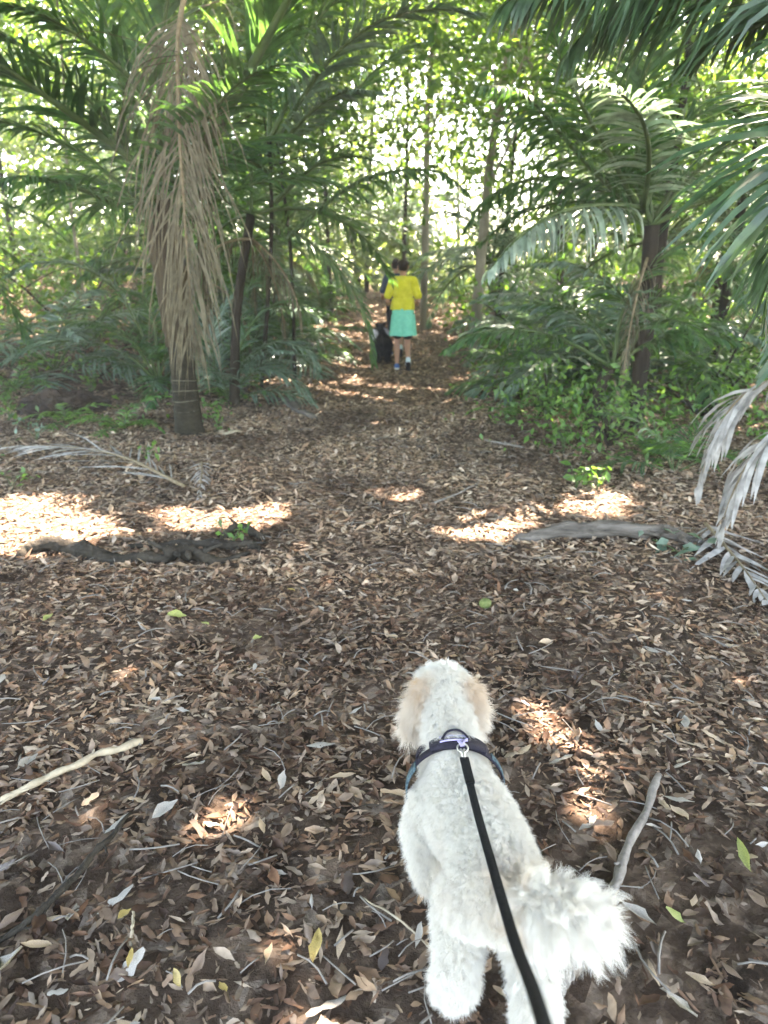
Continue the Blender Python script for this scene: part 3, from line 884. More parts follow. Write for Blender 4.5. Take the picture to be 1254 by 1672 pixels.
# ---- palms further back
for i, (x, y, h, nf, kd, lab) in enumerate([
    (-6.3, 9.5, 2.3, 12, 'big', 'tall palm at the far left behind the low blue green fronds'),
    (-8.6, 13, 3.0, 12, 'big', 'palm deep in the bush at the left edge'),
    (-4.6, 16, 2.6, 12, 'big', 'palm in the thicket left of the black trunked palm'),
    (-2.4, 11.3, 1.9, 12, 'big', 'palm behind the one that arches over the track'),
    (-1.9, 14.8, 2.3, 12, 'big', 'palm left of the walkers at the track bend'),
    (-3.4, 19, 3.2, 12, 'big', 'distant palm high above the left thicket'),
    (2.3, 14.2, 1.7, 12, 'blue', 'sunlit palm right of the walkers at the track bend'),
    (3.7, 10.2, 2.4, 12, 'big', 'palm behind the leaning young palm'),
    (5.6, 12.6, 2.6, 12, 'big', 'palm at the right edge behind the dark near fronds'),
    (4.4, 16.5, 3.2, 12, 'big', 'distant palm right of the track in front of bright gaps'),
    (5.2, 7.6, 2.2, 11, 'big', 'palm near the right edge above the dead grey fronds'),
    (0.9, 22, 2.4, 12, 'blue', 'palm beyond the end of the track'),
    (-0.8, 24, 3.0, 12, 'big', 'dark palm beyond the end of the track'),
    (7.5, 17, 3.4, 12, 'big', 'far palm in the right hand thicket'),
]):
    palm(lab, x, y, h * .55, nf + 5, kd, 1.0, .075, (random.uniform(-.3, .3), random.uniform(-.2, .2)), dead=random.choice([1, 2]), seed=200 + i, emin=-8, emax=82, bark=random.choice([M_BARK, M_RING]))

# ---- trunkless young palms along the track
for i, (px, py, s, nf, lab) in enumerate([
    (455, 600, 1.05, 9, 'young palm with fanned fronds left of the track beside the bark slab'),
    (405, 560, 1.2, 10, 'young palm between the hanging dead frond and the track'),
    (485, 548, .9, 9, 'young palm at the left verge just before the walkers'),
    (505, 525, .9, 9, 'young palm at the left verge behind the black dog'),
    (440, 530, 1.4, 10, 'large young palm in the shade left of the track'),
    (90, 610, 1.1, 9, 'young palm on the left bank below the black trunked palm'),
    (30, 540, 1.3, 9, 'young palm at the left edge on the bank'),
    (190, 545, 1.1, 9, 'young palm between the black trunk and the hanging dead frond'),
    (835, 555, .9, 10, 'young palm at the right verge beside the yellow shirted walker'),
    (885, 590, 1.0, 10, 'young palm on the right verge in front of bright foliage'),
    (880, 640, .9, 9, 'young palm left of the leaning dark stem'),
    (1080, 600, 1.2, 10, 'young palm behind the sunlit ground on the right'),
    (1160, 620, 1.1, 10, 'young palm above the dead grey frond at the right'),
    (800, 515, .9, 10, 'young palm at the right side of the track end'),
    (560, 495, .8, 9, 'young palm at the far end of the track on its left'),
    (405, 595, 1.5, 10, 'tall young palm with long fronds standing left of the track before the arching palm'),
    (1120, 650, 1.5, 10, 'tall young palm between the sunlit ground and the right edge'),
    (980, 640, 1.3, 10, 'young palm standing over the foot of the dark stem'),
    (452, 580, 1.1, 11, 'wide young palm hiding the foot of the crooked dark tree'),
    (925, 610, 1.2, 10, 'wide young palm hiding the foot of the right hand palm'),
    (1010, 620, 1.2, 10, 'young palm close behind the leaning dark stem'),
    (775, 495, .8, 10, 'young palm at the far end of the track on its right'),
    (1100, 770, .55, 7, 'small bluish palm seedling above the right end of the log'),
]):
    b = G(px, py)
    if b.y > 20: b.y = 17; b.z = Hf(b.x, 17)
    palm(lab, b.x, b.y, 0, nf + 3, 'youngpale' if i % 2 else 'young', s * 1.15, dead=0, seed=300 + i, emin=5, emax=80, name='young_palm', cat='young palm')


# ------------------------------------------------------------------ herbs, ferns, seedlings
def cards(C, size, seed, elong=0.5, flatn=None, sun=False):
    """leaf shaped faces (6 verts, folded) at points C"""
    r = np.random.default_rng(seed)
    n = len(C)
    L = size * r.uniform(.6, 1.3, n)
    d = nrm(r.standard_normal((n, 3)) + np.array([0, 0, -.3]))
    nn = nrm(r.standard_normal((n, 3)) + (np.array([0, 0, 1.2]) if flatn is None else np.asarray(flatn)))
    d = nrm(d - np.sum(d * nn, -1, keepdims=True) * nn)
    s = np.cross(nn, d)
    W_ = L * elong
    P = []
    for (a_, b_, c_) in ((-.5, 0, 0), (-.1, -.5, .12), (.5, 0, -.1), (-.1, .5, .12)):
        P.append(C + d * (a_ * L)[:, None] + s * (b_ * W_)[:, None] + nn * (c_ * W_)[:, None])
    V_ = np.stack(P, 1).reshape(-1, 3)
    k = np.arange(n) * 4
    F_ = np.concatenate([np.stack([k, k + 1, k + 2], 1), np.stack([k, k + 2, k + 3], 1)])
    return V_, F_


def herb(label, x, y, h, n, size, mat, seed, group=None, cat='plant', spread=.16):
    r = np.random.default_rng(seed)
    root = empty('seedling', (x, y, Hf(x, y)))
    tag(root, label, cat, group)
    ms, ml = MB(), MB()
    for i in range(max(3, n // 6)):
        a_ = r.uniform(0, 6.28); q = r.uniform(.3, 1) * spread
        P = catmull([(0, 0, 0), (q * .3 * math.cos(a_), q * .3 * math.sin(a_), h * .5), (q * math.cos(a_), q * math.sin(a_), h * r.uniform(.7, 1.05))], 6)
        ms.add(*tube(P, .003, 4))
        C_ = P[r.integers(2, 6, 6)] + r.normal(0, size * .6, (6, 3))
        ml.add(*cards(C_, size, int(r.integers(1e6)), .55))
    link('stem', ms.mesh('stem', M_STALK), root)
    link('leaves', ml.mesh('leaves', mat), root)


for i, (px, py, h, n, sz, m_, lab) in enumerate([
    (350, 690, .25, 30, .07, M_YOUNG_OR_LIT, 'leafy green seedling at the foot of the ringed trunk'),
    (362, 705, .15, 18, .06, M_YOUNG_OR_LIT, 'small seedling with round leaves just right of the ringed trunk'),
    (240, 760, .16, 18, .06, M_YOUNG_OR_LIT, 'low green seedling in front of the dead grey frond on the left'),
    (20, 800, .14, 18, .06, M_YOUNG_OR_LIT, 'lime green seedling at the left edge of the sunlit patch'),
    (60, 720, .2, 24, .06, M_PALM_BLUE, 'bluish seedling on the dark mound at the left'),
    (15, 690, .22, 24, .07, M_BROAD, 'green weed at the left edge above the grey frond'),
    (380, 890, .10, 18, .05, M_YOUNG_OR_LIT, 'small feathery green sprig growing on the dark root'),
    (940, 800, .22, 30, .08, M_YOUNG_OR_LIT, 'green leafy sprig beside the sunlit leaves behind the log'),
    (975, 800, .14, 18, .07, M_YOUNG_OR_LIT, 'bright seedling in the sun behind the log'),
    (920, 740, .25, 30, .08, M_YOUNG_OR_LIT, 'leafy plant on the right verge above the sunlit sprig'),
    (890, 690, .35, 40, .08, M_YOUNG_OR_LIT, 'bright green shrub seedling left of the dark leaning stem'),
    (1010, 700, .4, 45, .09, M_YOUNG_OR_LIT, 'bright green bush right of the dark leaning stem'),
    (1090, 700, .3, 24, .09, M_BROAD, 'broad leaved weed before the sunlit ground on the right'),
    (1110, 905, .06, 8, .09, M_PALM_BLUE, 'flat green leaves on the ground under the log end'),
    (820, 620, .3, 36, .08, M_BROAD, 'dark green fern clump on the right verge of the track'),
    (860, 650, .3, 36, .08, M_BROAD, 'low shrub on the right verge beside the fern clump'),
    (420, 640, .3, 30, .08, M_BROAD, 'green weed behind the grey bark slab'),
    (150, 650, .3, 36, .08, M_BROAD, 'low shrub on the left bank behind the dark mound'),
    (60, 640, .3, 36, .08, M_BROAD, 'low shrub at the left edge on the bank'),
]):
    b = G(px, py)
    herb(lab, b.x, b.y, h, n, sz, m_, 400 + i)
for i, (px, py, s, lab) in enumerate([
    (370, 650, 1.0, 'fern behind the ringed trunk'), (200, 700, 1.1, 'fern on the slope below the low bushy palm'),
    (110, 690, .9, 'fern beside the dark mound at the left'), (30, 650, 1.2, 'fern at the left edge on the bank'),
    (500, 590, 1.2, 'fern tuft at the left verge below the young palms'), (835, 680, 1.0, 'fern at the right verge where the track widens'),
    (1060, 745, .8, 'fern above the log on the right'), (800, 590, 1.2, 'fern at the right verge near the walkers'),
    (540, 560, 1.2, 'fern at the left verge level with the black dog'), (900, 620, 1.2, 'fern in the shade behind the right verge'),
]):
    b = G(px, py)
    palm(lab, b.x, b.y, 0, 9, 'fern', s, dead=0, seed=500 + i, emin=10, emax=75, name='fern', cat='fern')

# ground cover: a low mass of small green leaves on both banks
r_ = np.random.default_rng(31)
n = 62000
x = r_.uniform(-15, 15, n); y = r_.uniform(5.5, 28, n)
edgeL = -1.35 - 0.15 * np.sin(y * 1.3) - 1.6 * np.exp(-((y - 5.5) / 1.6) ** 2)
edgeR = 1.35 + 0.2 * np.sin(y * 1.1) + 0.8 * np.exp(-((y - 5.5) / 1.6) ** 2)
cl = 0.5 + 0.5 * np.sin(x * 2.3 + np.sin(y * 1.9) * 2) * np.sin(y * 2.1 + np.sin(x * 1.4) * 2)
keep = ((x < edgeL) | (x > edgeR)) & (r_.uniform(0, 1, n) < (.25 * sstep(8, 12, y) + cl) * (0.10 + 0.05 * y) * (1 + .0 * x))
x, y, cl = x[keep], y[keep], cl[keep]
C = np.stack([x, y, H(x, y) + r_.uniform(0.02, .35, len(x)) * cl * (1 + .09 * np.clip(y - 8, 0, 12))], 1)
Vc, Fc = cards(C, .075 + .006 * np.clip(y - 6, 0, 14), 33, .5)
tag(link('undergrowth', mesh_np('undergrowth', Vc, Fc, M_BROAD)), 'low green undergrowth covering the banks on both sides', 'undergrowth', kind='stuff')

# ------------------------------------------------------------------ broadleaf trees
def crown_block(center, rad_, nclump, nleaf, size, seed):
    r = np.random.default_rng(seed)
    cc = r.standard_normal((nclump, 3)) * np.array(rad_) * .5 + np.array(center)
    out = []
    for c_ in cc:
        m = int(nleaf * r.uniform(.5, 1.5))
        out.append(c_ + r.standard_normal((m, 3)) * np.array([.38, .38, .24]) * r.uniform(.6, 1.4))
    return np.concatenate(out), cc


def tree(label, x, y, h, r0, lean, crown, nclump=22, nleaf=40, size=.13, bark=M_BARK, mat=None, seed=0, group=None, name='forest_tree', cc=None):
    rr = np.random.default_rng(seed)
    r0 *= .5
    root = empty(name, (x, y, Hf(x, y) - .05))
    tag(root, label, 'tree', group)
    P = catmull([(0, 0, 0), (lean[0] * .3 + rr.uniform(-.1, .1), lean[1] * .3, h * .35), (lean[0] * .6 + rr.uniform(-.12, .12), lean[1] * .7, h * .7), (lean[0], lean[1], h)], 18)
    Vt, Ft = tube(P, r0 * np.linspace(1.25, .35, 18) ** .8, 9, .05)
    link('trunk', mesh_np('trunk', Vt, Ft, bark, smooth=True), root)
    center = cc or (lean[0], lean[1], min(h * .8, 1.0 + .3 * y))
    C_, clumps = crown_block(center, crown, nclump, nleaf, size, seed + 1)
    mbb = MB()
    for k in rr.choice(len(clumps), min(8, len(clumps)), replace=False):
        i0 = rr.integers(8, 17)
        mid = (P[i0] + clumps[k]) / 2 + rr.normal(0, .12, 3)
        mbb.add(*tube(catmull([P[i0], mid, clumps[k]], 6), r0 * np.linspace(.35, .08, 6), 5))
    link('branches', mbb.mesh('branches', bark, True), root)
    Vc, Fc = cards(C_, size, seed + 2, .5)
    link('crown', mesh_np('crown', Vc, Fc, mat or M_BROAD), root)


for i, (px, y, h, r0, lean, crown, bark, lab) in enumerate([
    (688, 15.5, 6.5, .14, (.25, 0), (2.6, 2.2, 2.4), M_BARKPALE, 'slender straight tree rising above the walkers'),
    (655, 19, 6.0, .1, (.1, 0), (2.4, 2, 2.4), M_BARK, 'thin dark tree directly behind the walkers'),
    (768, 12.5, 5.5, .17, (.55, .2), (2.2, 2, 1.8), M_BARKPALE, 'pale thick leaning tree right of the yellow shirted walker'),
    (800, 14, 5.5, .09, (.35, 0), (2.2, 2, 2), M_BARK, 'thin tree beside the pale leaning tree'),
    (485, 10.5, 5, .05, (-.3, .2), (1.8, 1.6, 1.6), M_BARK, 'thin curved sapling behind the arching palm on the left'),
    (430, 9.6, 5.5, .05, (.5, .2), (2.0, 1.6, 1.6), M_BARK, 'crooked dark tree right of the hanging dead frond'),
    (545, 17, 6, .1, (-.2, 0), (2.4, 2, 2.4), M_BARK, 'dark tree in the thicket left of the walkers'),
    (1035, 8.2, 5.6, .1, (.1, 0), (2.0, 1.6, 1.4), M_BARK, 'dark tree behind the pale drooping frond'),
    (1150, 9.5, 6, .12, (.4, 0), (2.2, 1.6, 2.0), M_BARK, 'tree with bright sunlit leaves in the upper right'),
    (900, 16, 6.5, .13, (-.3, 0), (2.6, 2, 2.4), M_BARK, 'tree among bright gaps right of the track'),
    (20, 15, 6.5, .09, (.2, 0), (2.6, 2, 2.4), M_BARK, 'thin tree at the far left edge'),
    (170, 12, 6, .05, (.1, 0), (2.4, 2, 2.2), M_BARKPALE, 'thin upright sapling left of the hanging dead frond'),
    (70, 18, 7, .1, (-.2, 0), (2.8, 2, 2.8), M_BARK, 'tree deep in the bush at the left'),
    (330, 14, 6.5, .12, (.2, 0), (2.6, 2, 2.4), M_BARK, 'tree behind the palm with the dead frond'),
    (600, 24, 7.5, .14, (.2, 0), (3, 2, 3), M_BARK, 'distant tree left of the track end'),
    (740, 25, 7.5, .12, (-.2, 0), (3, 2, 3), M_BARKPALE, 'distant pale tree right of the track end'),
    (1230, 14, 7, .14, (-.3, 0), (2.8, 2, 2.6), M_BARK, 'tree at the right edge behind the dark near fronds'),
]):
    u = (px - 627) / FPX
    xx = u * y * 1.02
    tree(lab, xx, y, h, r0, lean, crown, seed=600 + 7 * i, bark=bark, nclump=44, nleaf=60, size=.13)

# a shrubby thicket below the crowns on both sides: bushes one can tell apart
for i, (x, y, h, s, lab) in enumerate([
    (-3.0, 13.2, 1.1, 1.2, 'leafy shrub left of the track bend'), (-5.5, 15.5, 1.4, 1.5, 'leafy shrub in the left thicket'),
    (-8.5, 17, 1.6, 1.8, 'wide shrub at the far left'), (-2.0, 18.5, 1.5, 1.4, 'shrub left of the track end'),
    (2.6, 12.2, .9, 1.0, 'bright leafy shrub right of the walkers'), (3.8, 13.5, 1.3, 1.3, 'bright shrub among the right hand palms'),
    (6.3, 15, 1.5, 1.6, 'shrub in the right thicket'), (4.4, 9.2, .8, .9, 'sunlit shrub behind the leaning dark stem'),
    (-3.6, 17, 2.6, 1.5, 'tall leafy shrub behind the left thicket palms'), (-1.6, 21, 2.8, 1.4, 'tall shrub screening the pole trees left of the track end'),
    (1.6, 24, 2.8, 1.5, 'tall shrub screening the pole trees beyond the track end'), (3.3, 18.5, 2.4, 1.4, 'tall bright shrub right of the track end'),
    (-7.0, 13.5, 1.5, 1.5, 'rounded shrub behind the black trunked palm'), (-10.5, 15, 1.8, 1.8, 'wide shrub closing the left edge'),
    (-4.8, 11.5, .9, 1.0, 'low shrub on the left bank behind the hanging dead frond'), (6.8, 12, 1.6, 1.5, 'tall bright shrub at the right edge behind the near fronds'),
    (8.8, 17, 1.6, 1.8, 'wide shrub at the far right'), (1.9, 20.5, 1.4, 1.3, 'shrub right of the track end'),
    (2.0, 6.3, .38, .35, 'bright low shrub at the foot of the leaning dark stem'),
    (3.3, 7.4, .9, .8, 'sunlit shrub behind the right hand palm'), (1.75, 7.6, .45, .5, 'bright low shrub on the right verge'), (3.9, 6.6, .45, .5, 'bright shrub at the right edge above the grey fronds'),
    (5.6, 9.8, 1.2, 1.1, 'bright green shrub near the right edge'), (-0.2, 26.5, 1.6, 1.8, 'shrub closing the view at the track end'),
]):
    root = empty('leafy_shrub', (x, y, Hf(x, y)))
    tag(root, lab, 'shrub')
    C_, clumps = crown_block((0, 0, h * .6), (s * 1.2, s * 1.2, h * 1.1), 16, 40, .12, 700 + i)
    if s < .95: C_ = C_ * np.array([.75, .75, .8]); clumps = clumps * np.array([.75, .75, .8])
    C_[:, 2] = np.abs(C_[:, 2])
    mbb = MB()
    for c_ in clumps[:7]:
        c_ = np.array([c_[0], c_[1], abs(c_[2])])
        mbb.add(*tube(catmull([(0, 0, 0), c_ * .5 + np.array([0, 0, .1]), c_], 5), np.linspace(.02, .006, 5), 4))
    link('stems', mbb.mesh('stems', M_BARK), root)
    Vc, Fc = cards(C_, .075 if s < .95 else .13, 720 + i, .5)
    link('foliage', mesh_np('foliage', Vc, Fc, M_YOUNG_OR_LIT if 'bright' in lab or 'sunlit' in lab else M_BROAD), root)

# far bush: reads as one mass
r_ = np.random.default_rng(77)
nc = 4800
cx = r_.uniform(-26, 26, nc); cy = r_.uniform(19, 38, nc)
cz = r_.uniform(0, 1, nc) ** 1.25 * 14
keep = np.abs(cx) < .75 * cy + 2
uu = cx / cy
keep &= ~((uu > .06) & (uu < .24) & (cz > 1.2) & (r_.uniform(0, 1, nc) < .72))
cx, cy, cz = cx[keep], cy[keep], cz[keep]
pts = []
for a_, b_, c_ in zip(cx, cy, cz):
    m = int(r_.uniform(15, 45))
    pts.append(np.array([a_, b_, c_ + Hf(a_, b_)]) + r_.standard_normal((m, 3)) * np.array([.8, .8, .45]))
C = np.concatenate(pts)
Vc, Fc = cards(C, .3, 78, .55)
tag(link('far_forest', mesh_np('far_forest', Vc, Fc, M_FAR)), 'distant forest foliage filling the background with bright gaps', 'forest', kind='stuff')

# ------------------------------------------------------------------ canopy overhead, with the gaps that let the sun spots through
SPOTS = []
def spot(px, py, rx, ry, z=0.0):
    if z == 0.0: g = G(px, py)
    else:
        d = ray(px, py); t = (z - CAM_H) / d.z
        g = Vector((d.x * t, d.y * t, z))
    SPOTS.append((g.x - SUN.x / SUN.z * g.z, g.y - SUN.y / SUN.z * g.z, rx, ry))

for s_ in [(40, 850, .5, .2), (150, 855, .4, .14), (250, 850, .4, .12), (370, 850, .28, .14), (60, 890, .3, .1), (20, 822, .3, .1), (160, 815, .2, .06), (420, 840, .1, .1),
           (638, 808, .14, .10), (820, 850, .16, .16), (790, 868, .18, .08), (888, 830, .09, .06), (980, 815, .16, .16), (985, 840, .12, .06),
           (870, 1155, .03, .03), (907, 1221, .035, .035), (985, 1265, .045, .04), (378, 1340, .05, .03), (640, 1382, .035, .02), (172, 1318, .02, .04),
           (1095, 668, .5, .35), (1180, 690, .4, .3), (1240, 655, .5, .3), (735, 577, .22, .15), (600, 580, .15, .1), (300, 515, 1.4, .8), (150, 525, 1.6, .9), (260, 605, .4, .25), (440, 620, .35, .35),
           (60, 760, .12, .08), (920, 680, .35, .35), (1010, 690, .4, .35), (1110, 640, .6, .5), (860, 560, .6, .6), (960, 600, .5, .5), (560, 625, .12, .06), (1190, 600, .5, .4), (690, 585, .15, .1)]:
    spot(*s_)
spot(690, 1200, .016, .014, .40)
spot(745, 1190, .01, .01, .42)
SP_ = np.array(SPOTS)
r_ = np.random.default_rng(99)
VS, FS = MB(), None
for L_, z0 in enumerate((6.9, 7.5, 8.1, 8.6)):
    cell = .15
    ax = np.arange(-12, 14, cell); ay = np.arange(-3.5, 23, cell)
    Xc, Yc = np.meshgrid(ax, ay)
    Xc = Xc.ravel() + r_.uniform(-.05, .05, Xc.size); Yc = Yc.ravel() + r_.uniform(-.05, .05, Yc.size)
    Zc = z0 + r_.uniform(-.25, .25, Xc.size)
    gx_ = Xc - SUN.x / SUN.z * Zc; gy_ = Yc - SUN.y / SUN.z * Zc
    keep = np.ones(len(Xc), bool)
    for (sx, sy, rx, ry) in SP_:
        mg = .05 if rx < .018 else .075 if rx < .06 else .125
        wob = 1 + .35 * np.sin(9 * gx_ / max(rx, .2) + sx * 7) * np.sin(7 * gy_ / max(ry, .2) + sy)
        keep &= ((gx_ - sx) / (rx * wob + mg)) ** 2 + ((gy_ - sy) / (ry * wob + mg)) ** 2 > 1
    # the canopy breaks up beyond the clearing, and to the right of the track
    far = sstep(8.0, 14.0, gy_) * .6 + sstep(1.6, 4, gx_) * sstep(4.5, 8, gy_) * .6 + sstep(-3.5, -7, gx_) * sstep(6, 9, gy_) * .3
    nse = .5 + .5 * np.sin(gx_ * 1.9 + 2 * np.sin(gy_ * 1.3)) * np.sin(gy_ * 2.3 + 2 * np.sin(gx_ * 1.1))
    keep &= (nse > far * .95) | (r_.uniform(0, 1, len(Xc)) < .1)
    if L_ == 3: keep &= (gy_ < 7.5)
    Cc = np.stack([Xc, Yc, Zc], 1)[keep]
    Vc, Fc = cards(Cc, .26, 800 + L_, .95, flatn=np.array(SUN) * 3.2)
    VS.add(Vc, Fc)
o = link('forest_canopy', VS.mesh('forest_canopy', M_BROAD))
tag(o, 'leafy forest canopy roofing the clearing high overhead', 'canopy', kind='stuff')

# ------------------------------------------------------------------ roots, log, sticks, bark, mound
def limb(name, label, cat, pts, rads, mat, sides=10, wob=.05, n=24, dz=0.0, group=None, twigs=0, flat=1.0):
    P = [G(p[0], p[1]) + Vector((0, 0, p[2])) for p in pts]
    o0 = P[0].copy()
    C_ = catmull([p - o0 for p in P], n)
    rl = random.Random(len(label))
    n = n * 2
    C_ = catmull([p - o0 for p in P], n)
    rd = np.interp(np.linspace(0, 1, n), np.linspace(0, 1, len(rads)), rads)
    rd = rd * np.array([1 + .12 * math.sin(i * .9 + rl.random()) + rl.uniform(-.08, .08) for i in range(n)])
    mr_ = float(np.max(rd))
    C_ = C_ + np.array([[mr_ * .25 * math.sin(i * .5 + 1), mr_ * .25 * math.cos(i * .37), mr_ * .18 * math.sin(i * .6)] for i in range(n)]) - np.array([0, 0, mr_ * .35])
    Vt, Ft = tube(C_, rd, sides, wob, True, flat)
    mb_ = MB().add(Vt, Ft)
    if mr_ < .06 and flat == 1.0 and mr_ > .008:                 # broken side twigs and knots
        for _ in range(4):
            i = rl.randrange(3, n - 3)
            d_ = np.array([rl.uniform(-1, 1), rl.uniform(-1, 1), rl.uniform(-.1, .6)])
            d_ = d_ / np.linalg.norm(d_) * mr_ * rl.uniform(1.8, 4.0)
            mb_.add(*tube(catmull([C_[i], C_[i] + d_ * .6, C_[i] + d_], 5), rd[i] * np.linspace(.55, .2, 5), 6, .1))
    o = link(name, mb_.mesh(name, mat, True), loc=tuple(o0))
    tag(o, label, cat, group)
    return o


lg = limb('fallen_log', 'weathered grey branch lying across the right side of the clearing', 'log', [(838, 884, .02), (880, 880, .05), (960, 878, .07), (1040, 878, .07), (1110, 884, .05), (1165, 893, .02)], [.02, .035, .048, .05, .042, .028, .02], M_LOG, 12, .03)
limb('exposed_root', 'dark gnarled root crossing the left side below the sunlit patch', 'root', [(20, 915, 0), (60, 900, .05), (120, 905, .06), (190, 917, .03), (260, 920, .05), (300, 915, .07), (345, 922, .05), (410, 905, .01)], [.02, .04, .045, .04, .028, .042, .03, .012], M_ROOT, 10, .12, 34)
limb('exposed_root', 'second dark root lying beyond the gnarled one towards the track', 'root', [(200, 898, .02), (280, 893, .03), (350, 898, .045), (410, 896, .03), (428, 900, 0)], [.012, .02, .03, .025, .01], M_ROOT, 10, .12)
limb('exposed_root', 'curved dark root looping over the small green sprig', 'root', [(355, 888, 0), (375, 876, .05), (400, 874, .06), (425, 882, .03), (432, 888, 0)], [.012, .02, .025, .02, .01], M_ROOT, 9, .1)
limb('fallen_stick', 'pale straight stick lying at the left edge', 'stick', [(-30, 1328, .02), (60, 1295, .04), (150, 1255, .045), (234, 1220, .03)], [.009, .010, .011, .011, .013], M_STICK, 8, .05)
limb('fallen_stick', 'long grey stick behind the dog tail on the right', 'stick', [(905, 1640, .015), (960, 1540, .02), (1020, 1410, .03), (1076, 1272, .02)], [.012, .013, .013, .011], M_STICKGREY, 8, .08)
limb('fallen_stick', 'dark thin branch slanting across the lower left litter', 'stick', [(-20, 1560, .02), (70, 1500, .03), (150, 1420, .04), (215, 1340, .03)], [.006, .009, .009, .005], M_ROOT, 7, .1)
limb('fallen_stick', 'thin pale stem pointing at the dog hind paw', 'stick', [(590, 1470, .01), (650, 1510, .02), (710, 1560, .01)], [.002, .003, .002], M_STICK, 6, .05)
limb('fallen_stick', 'thin pale twig lying across the middle of the track', 'stick', [(690, 828, .01), (740, 815, .03), (790, 785, .01)], [.005, .008, .004], M_STICKGREY, 6, .05)
limb('fallen_stick', 'short thin stick above the log on the right verge', 'stick', [(790, 720, .01), (830, 730, .03), (870, 735, .01)], [.01, .012, .006], M_STICKGREY, 6, .05)
limb('fallen_stick', 'upright straw coloured twig below the small orange leaf', 'stick', [(212, 1550, .01), (218, 1520, .02), (219, 1488, .01)], [.004, .004, .003], M_STICK, 6, .05)
limb('fallen_stick', 'brown stick lying in the shade left of the ringed trunk', 'stick', [(100, 640, .02), (190, 610, .1), (268, 560, .12)], [.01, .02, .012], M_ROOT, 6, .05)
limb('bark_slab', 'grey curved slab of palm bark lying at the left verge', 'bark', [(430, 650, .02), (455, 655, .07), (490, 672, .06), (520, 688, .02), (548, 697, .01)], [.03, .1, .07, .035, .015], M_LOG, 10, .04, 20, flat=.28)
limb('bark_slab', 'flat tan scrap of bark right of the ringed trunk foot', 'bark', [(355, 705, .02), (375, 708, .04), (395, 705, .02)], [.03, .06, .03], M_STICK, 8, .08, 10, flat=.2)
# green seed pod
g = G(792, 994)
bm = bmesh.new()
bmesh.ops.create_icosphere(bm, subdivisions=3, radius=.03)
for v in bm.verts:
    v.co *= 1 + .07 * mnoise.noise(v.co * 60)
    v.co.z *= .85
me = bpy.data.meshes.new('green_fruit'); bm.to_mesh(me); bm.free()
for p in me.polygons: p.use_smooth = True
me.materials.append(noisy_mat('green_fruit', (.07, .10, .03), (.15, .17, .06), 60, .7, .4))
tag(link('green_fruit', me, loc=(g.x, g.y, g.z + .028)), 'small mossy green ball lying on the track ahead of the white dog', 'fruit')
# dark earth mound at the left
bm = bmesh.new()
bmesh.ops.create_icosphere(bm, subdivisions=5, radius=1)
for v in bm.verts:
    k = 1 + .35 * mnoise.noise(v.co * 2.2) + .15 * mnoise.noise(v.co * 7)
    v.co = Vector((v.co.x * .42 * k, v.co.y * .35 * k, v.co.z * .2 * k))
me = bpy.data.meshes.new('earth_mound'); bm.to_mesh(me); bm.free()
me.materials.append(noisy_mat('dark_peat', (.008, .006, .005), (.05, .037, .026), 9, .95, 1.0))
g = G(100, 672)
tag(link('earth_mound', me, loc=(g.x, g.y, g.z + .02)), 'dark peaty mound of earth on the slope at the left', 'mound')
#@@PART2
# ------------------------------------------------------------------ bodies: one continuous surface from tapered limbs
def body_mesh(name, chains, mat, voxel=.006, smooth=6, origin=(0, 0, 0), squash=None):
    """chains: lists of (x, y, z, r[, flat]) joined into one skin"""
    bm = bmesh.new()
    for ch in chains:
        for a_, b_ in (zip(ch[:-1], ch[1:]) if len(ch) > 1 else [(ch[0], ch[0])]):
            pa, pb = Vector(a_[:3]), Vector(b_[:3])
            n_ = max(1, int((pb - pa).length / (min(a_[3], b_[3]) * .4)) + 1)
            for i in range(n_ + 1):
                t = i / n_
                c_ = pa.lerp(pb, t); r0 = a_[3] * (1 - t) + b_[3] * t
                sx = sy = sz = 1.0
                if len(a_) > 4:
                    fa, fb = a_[4], (b_[4] if len(b_) > 4 else a_[4])
                    sx, sy, sz = [fa[k] * (1 - t) + fb[k] * t for k in range(3)]
                bmesh.ops.create_icosphere(bm, subdivisions=2, radius=1, matrix=Matrix.Translation(c_) @ Matrix.Diagonal((r0 * sx, r0 * sy, r0 * sz, 1)))
    me = bpy.data.meshes.new(name + '_raw')
    bm.to_mesh(me); bm.free()
    o = bpy.data.objects.new(name + '_raw', me)
    COL.objects.link(o)
    md = o.modifiers.new('r', 'REMESH'); md.mode = 'VOXEL'; md.voxel_size = voxel; md.use_smooth_shade = True
    ms = o.modifiers.new('s', 'SMOOTH'); ms.iterations = smooth; ms.factor = .6
    dg = bpy.context.evaluated_depsgraph_get()
    out = bpy.data.meshes.new_from_object(o.evaluated_get(dg))
    out.name = name
    bpy.data.objects.remove(o); bpy.data.meshes.remove(me)
    out.materials.clear(); out.materials.append(mat)
    for p in out.polygons: p.use_smooth = True
    return out


